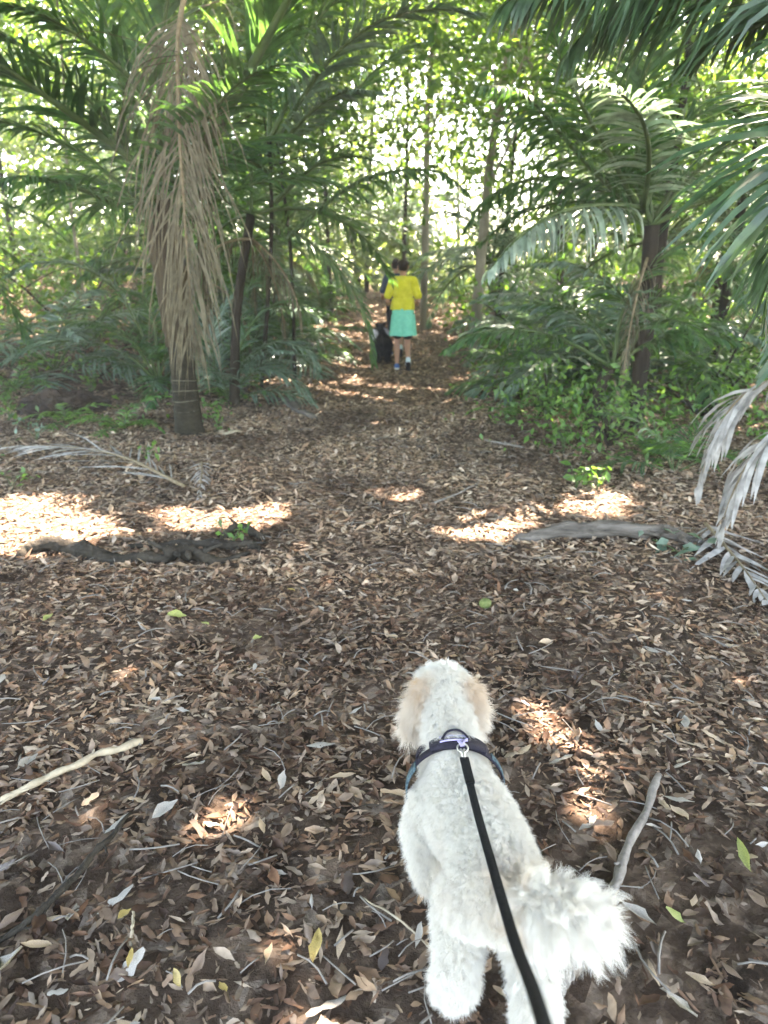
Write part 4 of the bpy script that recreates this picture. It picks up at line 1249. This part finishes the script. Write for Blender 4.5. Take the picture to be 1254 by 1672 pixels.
def sample_surface(me, n, seed, mask=None):
    r = np.random.default_rng(seed)
    me.calc_loop_triangles()
    nt_ = len(me.loop_triangles)
    tri = np.empty(nt_ * 3, dtype=np.int32); me.loop_triangles.foreach_get('vertices', tri); tri = tri.reshape(-1, 3)
    co = np.empty(len(me.vertices) * 3, dtype=np.float32); me.vertices.foreach_get('co', co); co = co.reshape(-1, 3)
    no = np.empty(len(me.vertices) * 3, dtype=np.float32); me.vertices.foreach_get('normal', no); no = no.reshape(-1, 3)
    A_, B_, C_ = co[tri[:, 0]], co[tri[:, 1]], co[tri[:, 2]]
    ar = np.linalg.norm(np.cross(B_ - A_, C_ - A_), axis=1)
    if mask is not None: ar = ar * mask((A_ + B_ + C_) / 3)
    k = r.choice(nt_, n, p=ar / ar.sum())
    u, v = r.uniform(0, 1, n), r.uniform(0, 1, n)
    f = u + v > 1; u[f] = 1 - u[f]; v[f] = 1 - v[f]
    P = A_[k] + (B_ - A_)[k] * u[:, None] + (C_ - A_)[k] * v[:, None]
    N = nrm(no[tri[k]].mean(1))
    return P, N


def hair(name, roots, dirs, lens, parent, mat, seed, K=7, curl=.004, turns=2.0, nchild=8, spread=.006, rad=.0006, tint=None, clump=.7, grav=.3):
    r = np.random.default_rng(seed)
    n = len(roots)
    # centre strand of each lock
    s = np.linspace(0, 1, K)
    e1 = nrm(np.cross(dirs, np.array([.31, .77, .55])) + 1e-6)
    e2 = np.cross(dirs, e1)
    ph = r.uniform(0, 6.28, n)[:, None]
    tn = (turns * r.uniform(.6, 1.4, n) * r.choice([-1, 1], n))[:, None] * 6.28
    cl = (curl * r.uniform(.5, 1.5, n))[:, None]
    c = roots[:, None, :] + dirs[:, None, :] * (s[None, :, None] * lens[:, None, None])
    c = c + ((cl * s[None] * np.cos(ph + tn * s[None]))[..., None] * e1[:, None] + (cl * s[None] * np.sin(ph + tn * s[None]))[..., None] * e2[:, None])
    c[..., 2] -= grav * lens[:, None] * (s ** 2)[None]
    off = r.normal(0, spread, (n, nchild, 3))
    off -= np.sum(off * dirs[:, None, :], -1, keepdims=True) * dirs[:, None, :]
    w_ = (1 - clump * s ** .8)[None, None, :, None]
    P = c[:, None, :, :] + off[:, :, None, :] * w_ + r.normal(0, spread * .12, (n, nchild, K, 3)) * s[None, None, :, None]
    sc_ = r.uniform(.7, 1.1, (n, nchild))[:, :, None, None]
    P = roots[:, None, None, :] + (P - roots[:, None, None, :]) * np.where(s[None, None, :, None] > 0, sc_, 1)
    N_ = n * nchild
    P = P.reshape(N_ * K, 3).astype(np.float32)
    cu = bpy.data.hair_curves.new(name)
    cu.add_curves([K] * N_)
    cu.points.foreach_set('position', P.ravel())
    at_ = cu.attributes.get('radius') or cu.attributes.new('radius', 'FLOAT', 'POINT')
    rr = np.tile(rad * (1 - .75 * s), N_).astype(np.float32)
    at_.data.foreach_set('value', rr)
    if tint is not None:
        t_ = cu.attributes.new('tint', 'FLOAT', 'CURVE')
        t_.data.foreach_set('value', np.clip(np.repeat(tint, nchild) + r.normal(0, .05, N_), 0, 1).astype(np.float32))
    cu.materials.append(mat)
    o = bpy.data.objects.new(name, cu)
    COL.objects.link(o)
    o.parent = parent
    return o


def fur_mat(name, c0, c1):
    m, t, b = new_mat(name)
    a_ = t.nodes.new('ShaderNodeAttribute'); a_.attribute_name = 'tint'
    r = ramp(t, [(0, c0), (1, c1)])
    t.links.new(a_.outputs['Fac'], r.inputs[0])
    t.links.new(r.outputs[0], b.inputs['Base Color'])
    b.inputs['Roughness'].default_value = .7
    b.inputs['Specular IOR Level'].default_value = .25
    tr = t.nodes.new('ShaderNodeBsdfTranslucent')
    t.links.new(r.outputs[0], tr.inputs[0])
    ms = t.nodes.new('ShaderNodeMixShader'); ms.inputs[0].default_value = .4
    t.links.new(b.outputs[0], ms.inputs[1]); t.links.new(tr.outputs[0], ms.inputs[2])
    t.links.new(ms.outputs[0], t.nodes['Material Output'].inputs[0])
    return m


# ------------------------------------------------------------------ the white dog
M_SKIN_W = noisy_mat('white_dog_coat', (.46, .42, .36), (.60, .57, .50), 30, .9, .4)
M_FUR_W = fur_mat('white_fur', (.705, .69, .615), (.54, .38, .23))
dx, dy = 0.20, 1.30
dog = empty('dog', (dx, dy, Hf(dx, dy)))
tag(dog, 'curly white dog seen from behind walking on a black lead in a dark harness', 'dog')


def L3(x, y, z, r, fl=None):
    t = (x - dx, y - dy, z, r)
    return t + (fl,) if fl else t


torso = [L3(.236, 1.135, .30, .074), L3(.236, 1.19, .295, .082), L3(.230, 1.28, .285, .083), L3(.205, 1.37, .275, .093), L3(.183, 1.45, .28, .093), L3(.174, 1.50, .31, .075)]
neck = [L3(.175, 1.47, .335, .062), L3(.168, 1.56, .375, .058), L3(.163, 1.63, .405, .06)]
head = [L3(.163, 1.665, .425, .067), L3(.155, 1.70, .418, .063)]
muzz = [L3(.155, 1.73, .39, .038), L3(.148, 1.785, .375, .027)]
ears = [[L3(.163 + s * .050, 1.645, .445, .022), L3(.163 + s * .068, 1.64, .40, .025, (.6, 1, 1)), L3(.163 + s * (.070 if s > 0 else .088), 1.635, .345, .023, (.6, 1, 1))] for s in (-1, 1)]
legs = [
    [L3(.118, 1.45, .26, .055), L3(.098, 1.43, .20, .044), L3(.100, 1.43, .13, .033), L3(.125, 1.42, .045, .027), L3(.127, 1.45, .028, .027)],
    [L3(.235, 1.46, .26, .055), L3(.245, 1.46, .19, .040), L3(.238, 1.54, .11, .028), L3(.235, 1.56, .04, .026), L3(.235, 1.585, .026, .028)],
    [L3(.192, 1.16, .275, .066), L3(.165, 1.20, .21, .052), L3(.150, 1.115, .135, .036), L3(.148, 1.125, .07, .034), L3(.148, 1.16, .036, .038)],
    [L3(.278, 1.14, .275, .062), L3(.292, 1.16, .20, .046), L3(.300, 1.045, .13, .034), L3(.306, 1.05, .06, .031), L3(.310, 1.075, .034, .034)],
]
tail_c = [L3(.252, 1.075, .345, .026), L3(.282, 1.04, .385, .022), L3(.32, 1.005, .405, .018), L3(.355, 1.01, .395, .014)]
toes = []
for (fx, fy, fz) in ((.127, 1.472, .02), (.235, 1.607, .02), (.148, 1.188, .02), (.308, 1.10, .02)):
    for k in (-1.5, -.5, .5, 1.5):
        toes.append([L3(fx + k * .012, fy - .012, fz, .0105), L3(fx + k * .0135, fy + .004 - abs(k) * .003, fz - .006, .0095)])
me = body_mesh('body', [torso, neck, head, muzz, tail_c] + ears + legs + toes, M_SKIN_W, .006, 5)
body = link('body', me, dog)


def region(P):
    """local point -> hair length, tint, curl, droop"""
    x, y, z = P[:, 0] + dx, P[:, 1] + dy, P[:, 2]
    n = len(P)
    ln = np.full(n, .023); ti = np.full(n, .06); cu = np.full(n, .0045); gr = np.full(n, .25)
    nz = np.array([mnoise.noise(Vector((float(a_) * 9, float(b_) * 9, float(c_) * 9))) for a_, b_, c_ in P])
    ti += .16 * np.clip(nz, 0, 1)
    tail = np.maximum(np.clip((x - .262) / .03, 0, 1) * (z > .33) * (y < 1.075), 0)
    ear = (np.abs(x - .163) > .058) & (y > 1.59) & (z < .455) & (y < 1.70)
    ln = np.where(ear, .040, ln); ti = np.where(ear, .34 + .35 * nz, ti); gr = np.where(ear, .7, gr)
    # tan wash where the ears begin and across the rump
    q = np.exp(-((np.abs(x - .163) - .055) / .02) ** 2) * np.exp(-((y - 1.645) / .03) ** 2) * (z > .40)
    ti = ti + .6 * q
    ti = ti + .22 * np.exp(-((x - .235) / .05) ** 2 - ((y - 1.10) / .07) ** 2) * (z > .30)
    hd = (y > 1.62) & ~ear
    ln = np.where(hd, .026, ln)
    ti = np.where(hd & (y > 1.68), .02, ti)
    leg = z < .13
    ln = np.where(leg, .025, ln); gr = np.where(leg, .4, gr)
    return ln, ti, cu, gr, tail


P_, N_ = sample_surface(me, 23000, 5)
ln, ti, cu_, gr, tl = region(P_)
r_ = np.random.default_rng(8)
flow = np.array([0, -.45, -.28])
D_ = nrm(N_ + flow + .32 * r_.standard_normal(N_.shape))
# lie down where the collar of the harness presses
yy = P_[:, 1] + dy; zz = P_[:, 2]
hz = np.exp(-((yy - 1.475) / .022) ** 2) * (zz > .2)
ln = ln * (1 - .7 * hz)
m_ = tl < .2
hair('fur', P_[m_], D_[m_], ln[m_] * r_.uniform(.7, 1.3, m_.sum()), dog, M_FUR_W, 3, curl=.0024, turns=1.0, nchild=13, spread=.0055, rad=.00036, tint=ti[m_], clump=.5, grav=.25)
# plume of the tail: long loose curls fanning to the right and down
TC = catmull([p[:3] for p in tail_c], 40)
n = 560
k = r_.integers(6, 40, n)
T_ = nrm(np.gradient(TC, axis=0))[k]
a_ = r_.uniform(0, 6.28, n)
e1 = nrm(np.cross(T_, np.array([0, 0, 1.0]))); e2 = np.cross(T_, e1)
D_ = nrm(e1 * np.cos(a_)[:, None] + e2 * np.sin(a_)[:, None] + T_ * (0.2 + 1.1 * (k / 40.0))[:, None] + np.array([.3, -.15, -.15]) + .35 * r_.standard_normal((n, 3)))
hair('tail_plume', TC[k] + .008 * D_, D_, r_.uniform(.03, .10, n), dog, M_FUR_W, 4, K=14, curl=.010, turns=1.0, nchild=60, spread=.009, rad=.0003, tint=np.clip(.1 + .4 * (k < 10) + .05 * r_.standard_normal(n), 0, 1), clump=.62, grav=.35)
P2, N2 = P_[~m_], N_[~m_]
if len(P2):
    hair('tail_base_fur', P2, nrm(N2 + .4 * r_.standard_normal(N2.shape)), np.full(len(P2), .04), dog, M_FUR_W, 5, K=8, curl=.006, turns=1.2, nchild=9, spread=.005, rad=.00042, tint=np.full(len(P2), .2), clump=.75, grav=.3)
M_BLACKNOSE = noisy_mat('nose', (.01, .01, .01), (.02, .02, .02), 30, .4, .2)
link('nose', body_mesh('nose', [[L3(.146, 1.812, .383, .0125, (1.2, .8, .9))]], M_BLACKNOSE, .002, 2), dog)
for s in (-1, 1):
    link('eye', body_mesh('eye', [[L3(.157 + s * .03, 1.752, .425, .009)]], M_BLACKNOSE, .0015, 1), dog)

# harness: strap over the withers, chest strap, padded back piece, ring
M_WEB = noisy_mat('dark_webbing', (.004, .0035, .007), (.012, .010, .02), 90, .55, .4, spec=.2)
M_LILAC = noisy_mat('reflective_lilac_piping', (.22, .19, .32), (.40, .36, .52), 60, .35, .1, spec=.7)
M_TEAL = noisy_mat('teal_patterned_webbing', (.008, .02, .025), (.09, .14, .15), 120, .7, .1, detail=2)
M_METAL, tt, bb = new_mat('steel_ring')
bb.inputs['Metallic'].default_value = .9; bb.inputs['Roughness'].default_value = .3; bb.inputs['Base Color'].default_value = (.6, .58, .5, 1)


def strap(name, pts, width, thick, mat, parent, n=40, axis_up=None, closed=False):
    """flat band through pts; its flat side faces away from the band's centre line"""
    C_ = catmull(pts, n)
    T = nrm(np.gradient(C_, axis=0))
    ctr = C_.mean(0) if axis_up is None else None
    out = nrm(C_ - ctr) if axis_up is None else np.tile(np.array(axis_up, float), (n, 1))
    out = nrm(out - np.sum(out * T, -1, keepdims=True) * T)
    S = np.cross(T, out)
    wd = np.broadcast_to(np.asarray(width, float), (n,))[:, None] / 2
    V_ = np.concatenate([C_ + S * wd + out * thick / 2, C_ - S * wd + out * thick / 2, C_ - S * wd - out * thick / 2, C_ + S * wd - out * thick / 2])
    F_ = []
    for i in range(n - 1):
        for q in range(4):
            a1, a2 = q * n + i, ((q + 1) % 4) * n + i
            F_.append((a1, a2, a2 + 1, a1 + 1))
    F_.append((0, n, 2 * n, 3 * n)); F_.append((n - 1, 4 * n - 1, 3 * n - 1, 2 * n - 1))
    return link(name, mesh_np(name, V_, np.array(F_), mat), parent)


def D3(x, y, z): return (x - dx, y - dy, z)


har = empty('harness', (0, 0, 0)); har.parent = dog
cxh, cyh, czh = .175, 1.475, .285
def ringpt(a_, rx=.118, rz=.118, yo=0, slope=0):
    return D3(cxh + rx * math.sin(a_), cyh + yo + slope * math.cos(a_), czh + rz * math.cos(a_))
strap('girth_strap', [ringpt(a_, yo=.0) for a_ in np.linspace(-3.0, 3.0, 24)], .022, .004, M_WEB, har, 90)
strap('teal_strap', [ringpt(a_, .1205, .1205, -.012) for a_ in np.linspace(-1.95, -.95, 10)], .026, .004, M_TEAL, har, 40)
strap('teal_strap', [ringpt(a_, .1205, .1205, .004) for a_ in np.linspace(.80, 1.7, 10)], .020, .004, M_TEAL, har, 40)
strap('back_pad', [ringpt(a_, .121, .124, .008) for a_ in np.linspace(-.55, .62, 12)], .052 * np.sin(np.linspace(.5, 2.64, 40)) ** .6, .009, M_WEB, har, 40)
strap('handle', [D3(.140, 1.492, .409), D3(.155, 1.50, .424), D3(.178, 1.502, .428), D3(.197, 1.495, .420), D3(.206, 1.486, .409)], .017, .005, M_WEB, har, 30)
for yo in (.005, .022):
    strap('reflective_piping', [ringpt(a_, .127, .131, yo) for a_ in np.linspace(-.32, .22, 8)], .0045, .003, M_LILAC, har, 24)
strap('reflective_piping', [D3(.205, 1.49, .413), D3(.196, 1.475, .419), D3(.185, 1.455, .419)], .005, .003, M_LILAC, har, 20)
strap('chest_strap', [D3(.135, 1.49, .395), D3(.092, 1.53, .35), D3(.085, 1.56, .29), D3(.12, 1.585, .24), D3(.175, 1.59, .225)], .02, .004, M_WEB, har, 40)
strap('chest_strap', [D3(.215, 1.49, .395), D3(.258, 1.53, .35), D3(.262, 1.56, .29), D3(.23, 1.585, .24), D3(.175, 1.59, .225)], .02, .004, M_WEB, har, 40)
an = np.linspace(0, 6.2832, 25)
rc = np.array(D3(.187, 1.452, .413))
P = np.stack([rc[0] + .0125 * np.cos(an), rc[1] + .0115 * np.sin(an), rc[2] + .004 * np.sin(an) + 0 * an], 1)
Vt, Ft = tube(P, .0022, 6, 0, False)
link('ring', mesh_np('ring', Vt, Ft, M_METAL, smooth=True), har)
strap('ring_tab', [D3(.181, 1.475, .416), D3(.185, 1.462, .419), D3(.187, 1.455, .415)], .010, .003, M_LILAC, har, 10)

# lead
lead = empty('dog_lead', (.187, 1.44, .415))
tag(lead, 'black webbing lead running from the dog harness up towards the walker', 'lead')
lo = np.array(lead.location)
pts = [np.array(p) - lo for p in [(.188, 1.425, .412)] + [tuple(at(*q)) for q in ((777, 1318, 1.25), (800, 1400, 1.05), (838, 1530, .78), (868, 1610, .6), (897, 1700, .44), (930, 1800, .33))]]
M_LEAD = noisy_mat('black_lead_webbing', (.003, .0035, .0035), (.012, .013, .013), 160, .8, .5, spec=.1)
strap('strap', pts, .0170, .003, M_LEAD, lead, 80, axis_up=(0, -.5, .85))
strap('stitched_fold', [p + np.array([0, 0, .003]) for p in (pts[0], (pts[0] * .45 + pts[1] * .55))], .021, .005, M_LEAD, lead, 12, axis_up=(0, -.5, .85))
P = catmull([np.array((.187, 1.447, .413)) - lo, np.array((.1875, 1.436, .416)) - lo, np.array((.188, 1.424, .413)) - lo], 8)
Vt, Ft = tube(P, np.array([.003, .004, .0055, .006, .0055, .005, .005, .004]), 8)
link('clip', mesh_np('clip', Vt, Ft, M_METAL, smooth=True), lead)
P = np.stack([.0005 + .008 * np.cos(an), .010 + .009 * np.sin(an), 0 * an], 1)
Vt, Ft = tube(P, .0018, 5, 0, False)
link('clip_hook', mesh_np('clip_hook', Vt, Ft, M_METAL, smooth=True), lead)

# ------------------------------------------------------------------ people
M_SKIN = noisy_mat('skin', (.30, .165, .105), (.36, .205, .135), 10, .55, .05)
M_HAIR = noisy_mat('dark_hair', (.012, .008, .006), (.035, .022, .014), 60, .6, .8)
M_YELLOW = noisy_mat('yellow_shirt', (.42, .40, .025), (.62, .58, .06), 9, .85, .2)
M_TEALCLOTH = noisy_mat('turquoise_cloth', (.10, .46, .33), (.19, .62, .47), 9, .8, .2)
M_BLACKCLOTH = noisy_mat('black_cloth', (.008, .008, .010), (.02, .02, .024), 20, .8, .3)
M_NAVY = noisy_mat('navy_cloth', (.02, .03, .05), (.04, .055, .09), 20, .8, .3)
M_SHOEBLUE = noisy_mat('blue_shoe', (.04, .10, .25), (.07, .15, .34), 30, .6, .2)
M_SOLE = noisy_mat('shoe_sole', (.6, .6, .55), (.75, .75, .7), 30, .7, .1)
M_SOCK = noisy_mat('pale_sock', (.38, .48, .55), (.55, .63, .68), 30, .9, .1)


def hand(x, y, z, dirv, side, s=1.0):
    """palm and five curled fingers"""
    d = Vector(dirv).normalized()
    lat = Vector((1, 0, 0)) if abs(d.x) < .8 else Vector((0, 1, 0))
    lat = (lat - d * lat.dot(d)).normalized()
    nn = d.cross(lat)
    o = Vector((x, y, z))
    ch = [[(*(o), .026), (*(o + d * .05), .03, (1, 1, 1))]]
    for k, (q, ln_) in enumerate([(-.028, .068), (-.010, .078), (.010, .074), (.027, .058)]):
        p0 = o + d * .055 + lat * q
        p1 = p0 + d * ln_ * .5 - nn * .006
        p2 = p1 + d * ln_ * .35 - nn * ln_ * .35
        ch.append([(*p0, .0105), (*p1, .0095), (*p2, .008)])
    p0 = o + d * .015 + lat * .026 * side
    p1 = p0 + d * .035 + lat * .03 * side
    ch.append([(*p0, .013), (*p1, .011), (*(p1 + d * .025 - nn * .01), .009)])
    return ch


def cloth_tube(name, prof, mat, parent, sides=48, folds=.012, nf=7, thick=.006, seed=0, ph=0.0):
    """hanging cloth with folds and a real thickness: prof = [(z, rx, ry, cx, cy)]"""
    r = np.random.default_rng(seed)
    P = catmull([(p[0], p[1], p[2]) for p in prof], 22)
    Cc = catmull([(p[3], p[4], 0) for p in prof], 22)
    an = np.linspace(0, 2 * math.pi, sides, endpoint=False)
    V_ = []
    for lay in (0, 1):
        for i in range(22):
            t = i / 21
            w_ = folds * t * (np.sin(nf * an + ph + 1.2 * np.sin(2 * an)) + .5 * np.sin(2 * nf * an + 1 + 2 * t))
            rx = P[i, 1] + w_ - lay * thick; ry = P[i, 2] + w_ - lay * thick
            V_.append(np.stack([Cc[i, 0] + rx * np.cos(an), Cc[i, 1] + ry * np.sin(an), P[i, 0] + .006 * np.sin(5 * an) * t], 1))
    V_ = np.concatenate(V_)
    F_ = []
    for lay in (0, 1):
        for i in range(21):
            for k in range(sides):
                a1 = (lay * 22 + i) * sides + k; a2 = (lay * 22 + i) * sides + (k + 1) % sides
                F_.append((a1, a2, a2 + sides, a1 + sides) if lay else (a1, a1 + sides, a2 + sides, a2))
    for i in (0, 21):
        for k in range(sides):
            k2 = (k + 1) % sides
            F_.append((i * sides + k, i * sides + k2, (22 + i) * sides + k2, (22 + i) * sides + k))
    return link(name, mesh_np(name, V_, np.array(F_), mat, smooth=True), parent)


def person(label, x, y, s, shirt, bottom, skirt, hairmat, rz=0.0, group=None, lead_leg=1):
    root = empty('person', (x, y, Hf(x, y)), rz)
    root.scale = (s, s, s)
    tag(root, label, 'person', group)
    tor = [(0, 0, .93, .115, (1.2, .85, 1)), (0, 0, 1.05, .115, (1.1, .8, 1)), (0, .005, 1.2, .13, (1.15, .8, 1)), (0, .01, 1.33, .13, (1.25, .78, .9)), (0, 0, 1.40, .07, (1.9, 1, .8))]
    nk = [(0, 0, 1.40, .058), (0, .012, 1.49, .052)]
    hd = [(0, .005, 1.57, .083, (.92, 1.05, 1)), (0, .02, 1.60, .084, (.9, 1.08, 1.05)), (0, .015, 1.63, .08, (.92, 1.1, 1))]
    jaw = [(0, .06, 1.525, .05, (.95, 1, .8))]
    nose = [[(0, .105, 1.595, .012), (0, .118, 1.575, .014)]]
    ear = [[(q * .083, .01, 1.60, .018, (.45, .8, 1.2)), (q * .083, .012, 1.575, .014, (.45, .8, 1))] for q in (-1, 1)]
    arms, hands = [], []
    for q in (-1, 1):
        arms.append([(q * .16, 0, 1.385, .058), (q * .215, -.02, 1.24, .047), (q * .245, -.03, 1.08, .039), (q * .235, .06, 1.03, .036), (q * .17, .17, 1.04, .028)])
        hands += hand(q * .16, .19, 1.045, (-q * .45, .8, .1), -q)
    # front leg flat on the ground, rear leg pushing off with the heel up
    f, b_ = -.085, .075
    lf = [(f, 0, .90, .088), (f - .005, .04, .72, .078), (f - .005, .055, .50, .055), (f - .005, .03, .34, .052), (f - .005, 0, .10, .036), (f - .005, -.01, .055, .036)]
    lb = [(b_, 0, .90, .088), (b_ + .0, -.02, .72, .078), (b_ + .005, .02, .50, .055), (b_ + .008, -.09, .36, .052), (b_ + .01, -.23, .19, .036), (b_ + .01, -.25, .15, .034)]
    ff = [(f - .005, -.02, .045, .038), (f - .01, .10, .035, .034), (f - .01, .16, .028, .03)]
    fb = [(b_ + .01, -.265, .15, .036), (b_ + .01, -.23, .07, .036), (b_ + .012, -.20, .035, .03)]
    link('body', body_mesh('body', [tor, nk, hd, jaw, lf, lb, ff, fb] + nose + ear + arms + hands, M_SKIN, .0075, 4), root)
    # clothes
    sl = []
    for q in (-1, 1):
        sl.append([(q * .10, 0, 1.395, .066), (q * .16, 0, 1.385, .073), (q * .20, -.012, 1.28, .066), (q * .237, -.028, 1.16, .066)])
    st = [(0, 0, .99, .135, (1.22, .9, 1)), (0, 0, 1.08, .135, (1.2, .92, 1)), (0, .0, 1.2, .145, (1.2, .88, 1)), (0, .01, 1.33, .135, (1.2, .8, .8)), (0, 0, 1.405, .075, (2.0, 1.15, .8)), (0, 0, 1.435, .064, (1.1, 1.1, .6))]
    link('shirt', body_mesh('shirt', [st] + sl, shirt, .008, 5), root)
    cloth_tube('shirt_hem', [(1.12, .178, .135, 0, 0), (1.02, .185, .145, 0, -.005), (.945, .182, .142, 0, -.008)], shirt, root, folds=.018, nf=5, seed=1)
    if skirt:
        cloth_tube('skirt', [(.97, .165, .125, 0, -.005), (.82, .188, .155, 0, -.01), (.65, .200, .165, 0, -.015), (.545, .212, .172, 0, -.02)], skirt, root, folds=.022, nf=5, seed=2, ph=1)
    sh = [[(q * .085, 0, .88, .10), (q * .085, .03 * (-q), .72, .092), (q * .083, .035 * (-q), .56 if skirt else .52, .085)] for q in (-1, 1)]
    link('shorts', body_mesh('shorts', [[(0, 0, .95, .12, (1.2, .85, 1)), (0, 0, .86, .12, (1.25, .9, 1))]] + sh, bottom, .008, 3), root)
    # hair: short, follows the skull, shorter at the nape
    link('hair', body_mesh('hair', [[(0, -.012, 1.585, .086, (.93, .95, .95)), (0, .0, 1.635, .088, (.95, 1.1, .98))], [(0, -.03, 1.555, .05, (1, .8, .8))]], hairmat, .006, 3), root)
    # shoes
    shoe = link('shoe', body_mesh('shoe', [[(f - .005, -.03, .055, .046, (1, 1, 1.05)), (f - .008, .06, .05, .046, (1, 1, .9)), (f - .01, .15, .042, .04, (1.1, 1, .8))]], M_SHOEBLUE, .006, 3), root)
    link('sole', body_mesh('sole', [[(f - .005, -.04, .018, .047, (1, 1, .4)), (f - .008, .06, .018, .044, (1, 1, .4)), (f - .01, .16, .018, .045, (1, 1, .4))]], M_SOLE, .005, 2), shoe)
    shoe = link('shoe', body_mesh('shoe', [[(b_ + .01, -.285, .155, .044), (b_ + .01, -.25, .09, .045), (b_ + .012, -.22, .04, .038)]], M_SOCK, .006, 3), root)
    link('sole', body_mesh('sole', [[(b_ + .01, -.315, .135, .032, (1.25, .5, 1)), (b_ + .01, -.285, .07, .034, (1.25, .5, 1)), (b_ + .012, -.245, .022, .034, (1.25, .8, .55))]], M_BLACKCLOTH, .005, 2), shoe)
    link('sock', body_mesh('sock', [[(b_ + .01, -.235, .19, .041), (b_ + .01, -.25, .155, .042)]], M_SOCK, .006, 2), root)
    return root


g = G(657, 603)
person('person in a yellow t-shirt and turquoise skirt walking away up the track', g.x, g.y, .985, M_YELLOW, M_BLACKCLOTH, M_TEALCLOTH, M_HAIR)
person('person in a dark top mostly hidden in front of the yellow shirted walker', g.x - .09, g.y + 1.2, .95, M_NAVY, M_BLACKCLOTH, None, M_HAIR)

# ------------------------------------------------------------------ the black dog ahead
M_FUR_B = fur_mat('black_fur', (.012, .012, .015), (.5, .48, .55))
M_SKIN_B = noisy_mat('black_dog_coat', (.008, .008, .01), (.02, .02, .024), 30, .7, .4)
M_WHITEPATCH = noisy_mat('white_dog_patch', (.7, .68, .78), (.85, .83, .9), 40, .9, .3)
g = G(624, 589)
bd = empty('dog', (g.x, g.y, g.z), .06)
tag(bd, 'shaggy black dog with white patches walking at the left of the people', 'dog')
chains = [
    [(0, -.16, .31, .105), (0, -.05, .315, .112), (0, .12, .31, .125), (0, .28, .33, .12)],
    [(0, .28, .38, .085), (.0, .38, .46, .075)], [(0, .42, .50, .082), (.0, .46, .50, .07)], [(0, .52, .47, .042), (0, .60, .455, .03)],
    [(-.055, .40, .56, .03), (-.065, .39, .60, .012)], [(.055, .40, .56, .03), (.065, .39, .60, .012)],
    [(-.07, -.15, .30, .085), (-.08, -.09, .20, .06), (-.08, -.21, .14, .036), (-.08, -.19, .05, .03), (-.08, -.14, .03, .033)],
    [(.07, -.15, .30, .085), (.08, -.12, .20, .06), (.08, -.27, .15, .036), (.08, -.26, .06, .03), (.08, -.21, .03, .033)],
    [(-.08, .27, .27, .06), (-.085, .25, .17, .04), (-.085, .30, .06, .028), (-.085, .33, .03, .032)],
    [(.08, .27, .27, .06), (.085, .24, .17, .04), (.085, .22, .06, .028), (.085, .25, .03, .032)],
    [(0, -.24, .36, .035), (-.02, -.31, .30, .04), (-.03, -.34, .20, .045), (-.02, -.33, .13, .025)],
]
bme = body_mesh('body', chains, M_SKIN_B, .008, 4)
link('body', bme, bd)
P_, N_ = sample_surface(bme, 3500, 9)
hair('fur', P_, nrm(N_ + np.array([0, -.4, -.7]) + .2 * r_.standard_normal(N_.shape)), r_.uniform(.03, .06, len(P_)), bd, M_FUR_B, 12, K=5, curl=.004, turns=.8, nchild=6, spread=.008, rad=.0011, tint=np.zeros(len(P_)), clump=.6, grav=.3)
for nm, ch in (('white_shoulder', [(-.14, .02, .43, .065, (1, 1.3, 1.3)), (-.14, .02, .34, .055, (1, 1.3, 1.3))]), ('white_ruff', [(.045, .36, .47, .05, (1.2, .8, .9)), (.085, .34, .42, .045, (1.2, .8, .9))])):
    pm = body_mesh(nm, [ch], M_WHITEPATCH, .006, 3)
    link(nm, pm, bd)
    P_, N_ = sample_surface(pm, 400, 19)
    hair(nm + '_fur', P_, nrm(N_ + np.array([0, -.3, -.5])), np.full(400, .03), bd, M_FUR_B, 13, K=5, curl=.003, turns=.8, nchild=5, spread=.006, rad=.0011, tint=np.full(400, 1.0), clump=.6)

# ------------------------------------------------------------------ haze added between the trees to lighten the far background
bm = bmesh.new()
bmesh.ops.create_cube(bm, size=1, matrix=Matrix.Translation((0, 15, 8.4)) @ Matrix.Diagonal((184, 154, 19.4, 1)))
me = bpy.data.meshes.new('haze'); bm.to_mesh(me); bm.free()
m = bpy.data.materials.new('added_haze'); m.use_nodes = True
t = m.node_tree
t.nodes.remove(t.nodes['Principled BSDF'])
v_ = t.nodes.new('ShaderNodeVolumePrincipled')
v_.inputs['Color'].default_value = (.95, .97, .95, 1)
v_.inputs['Density'].default_value = .0026
v_.inputs['Anisotropy'].default_value = .3
t.links.new(v_.outputs[0], t.nodes['Material Output'].inputs['Volume'])
me.materials.append(m)
tag(link('haze', me), 'thin haze added to the forest air to brighten the background', 'haze', kind='stuff')
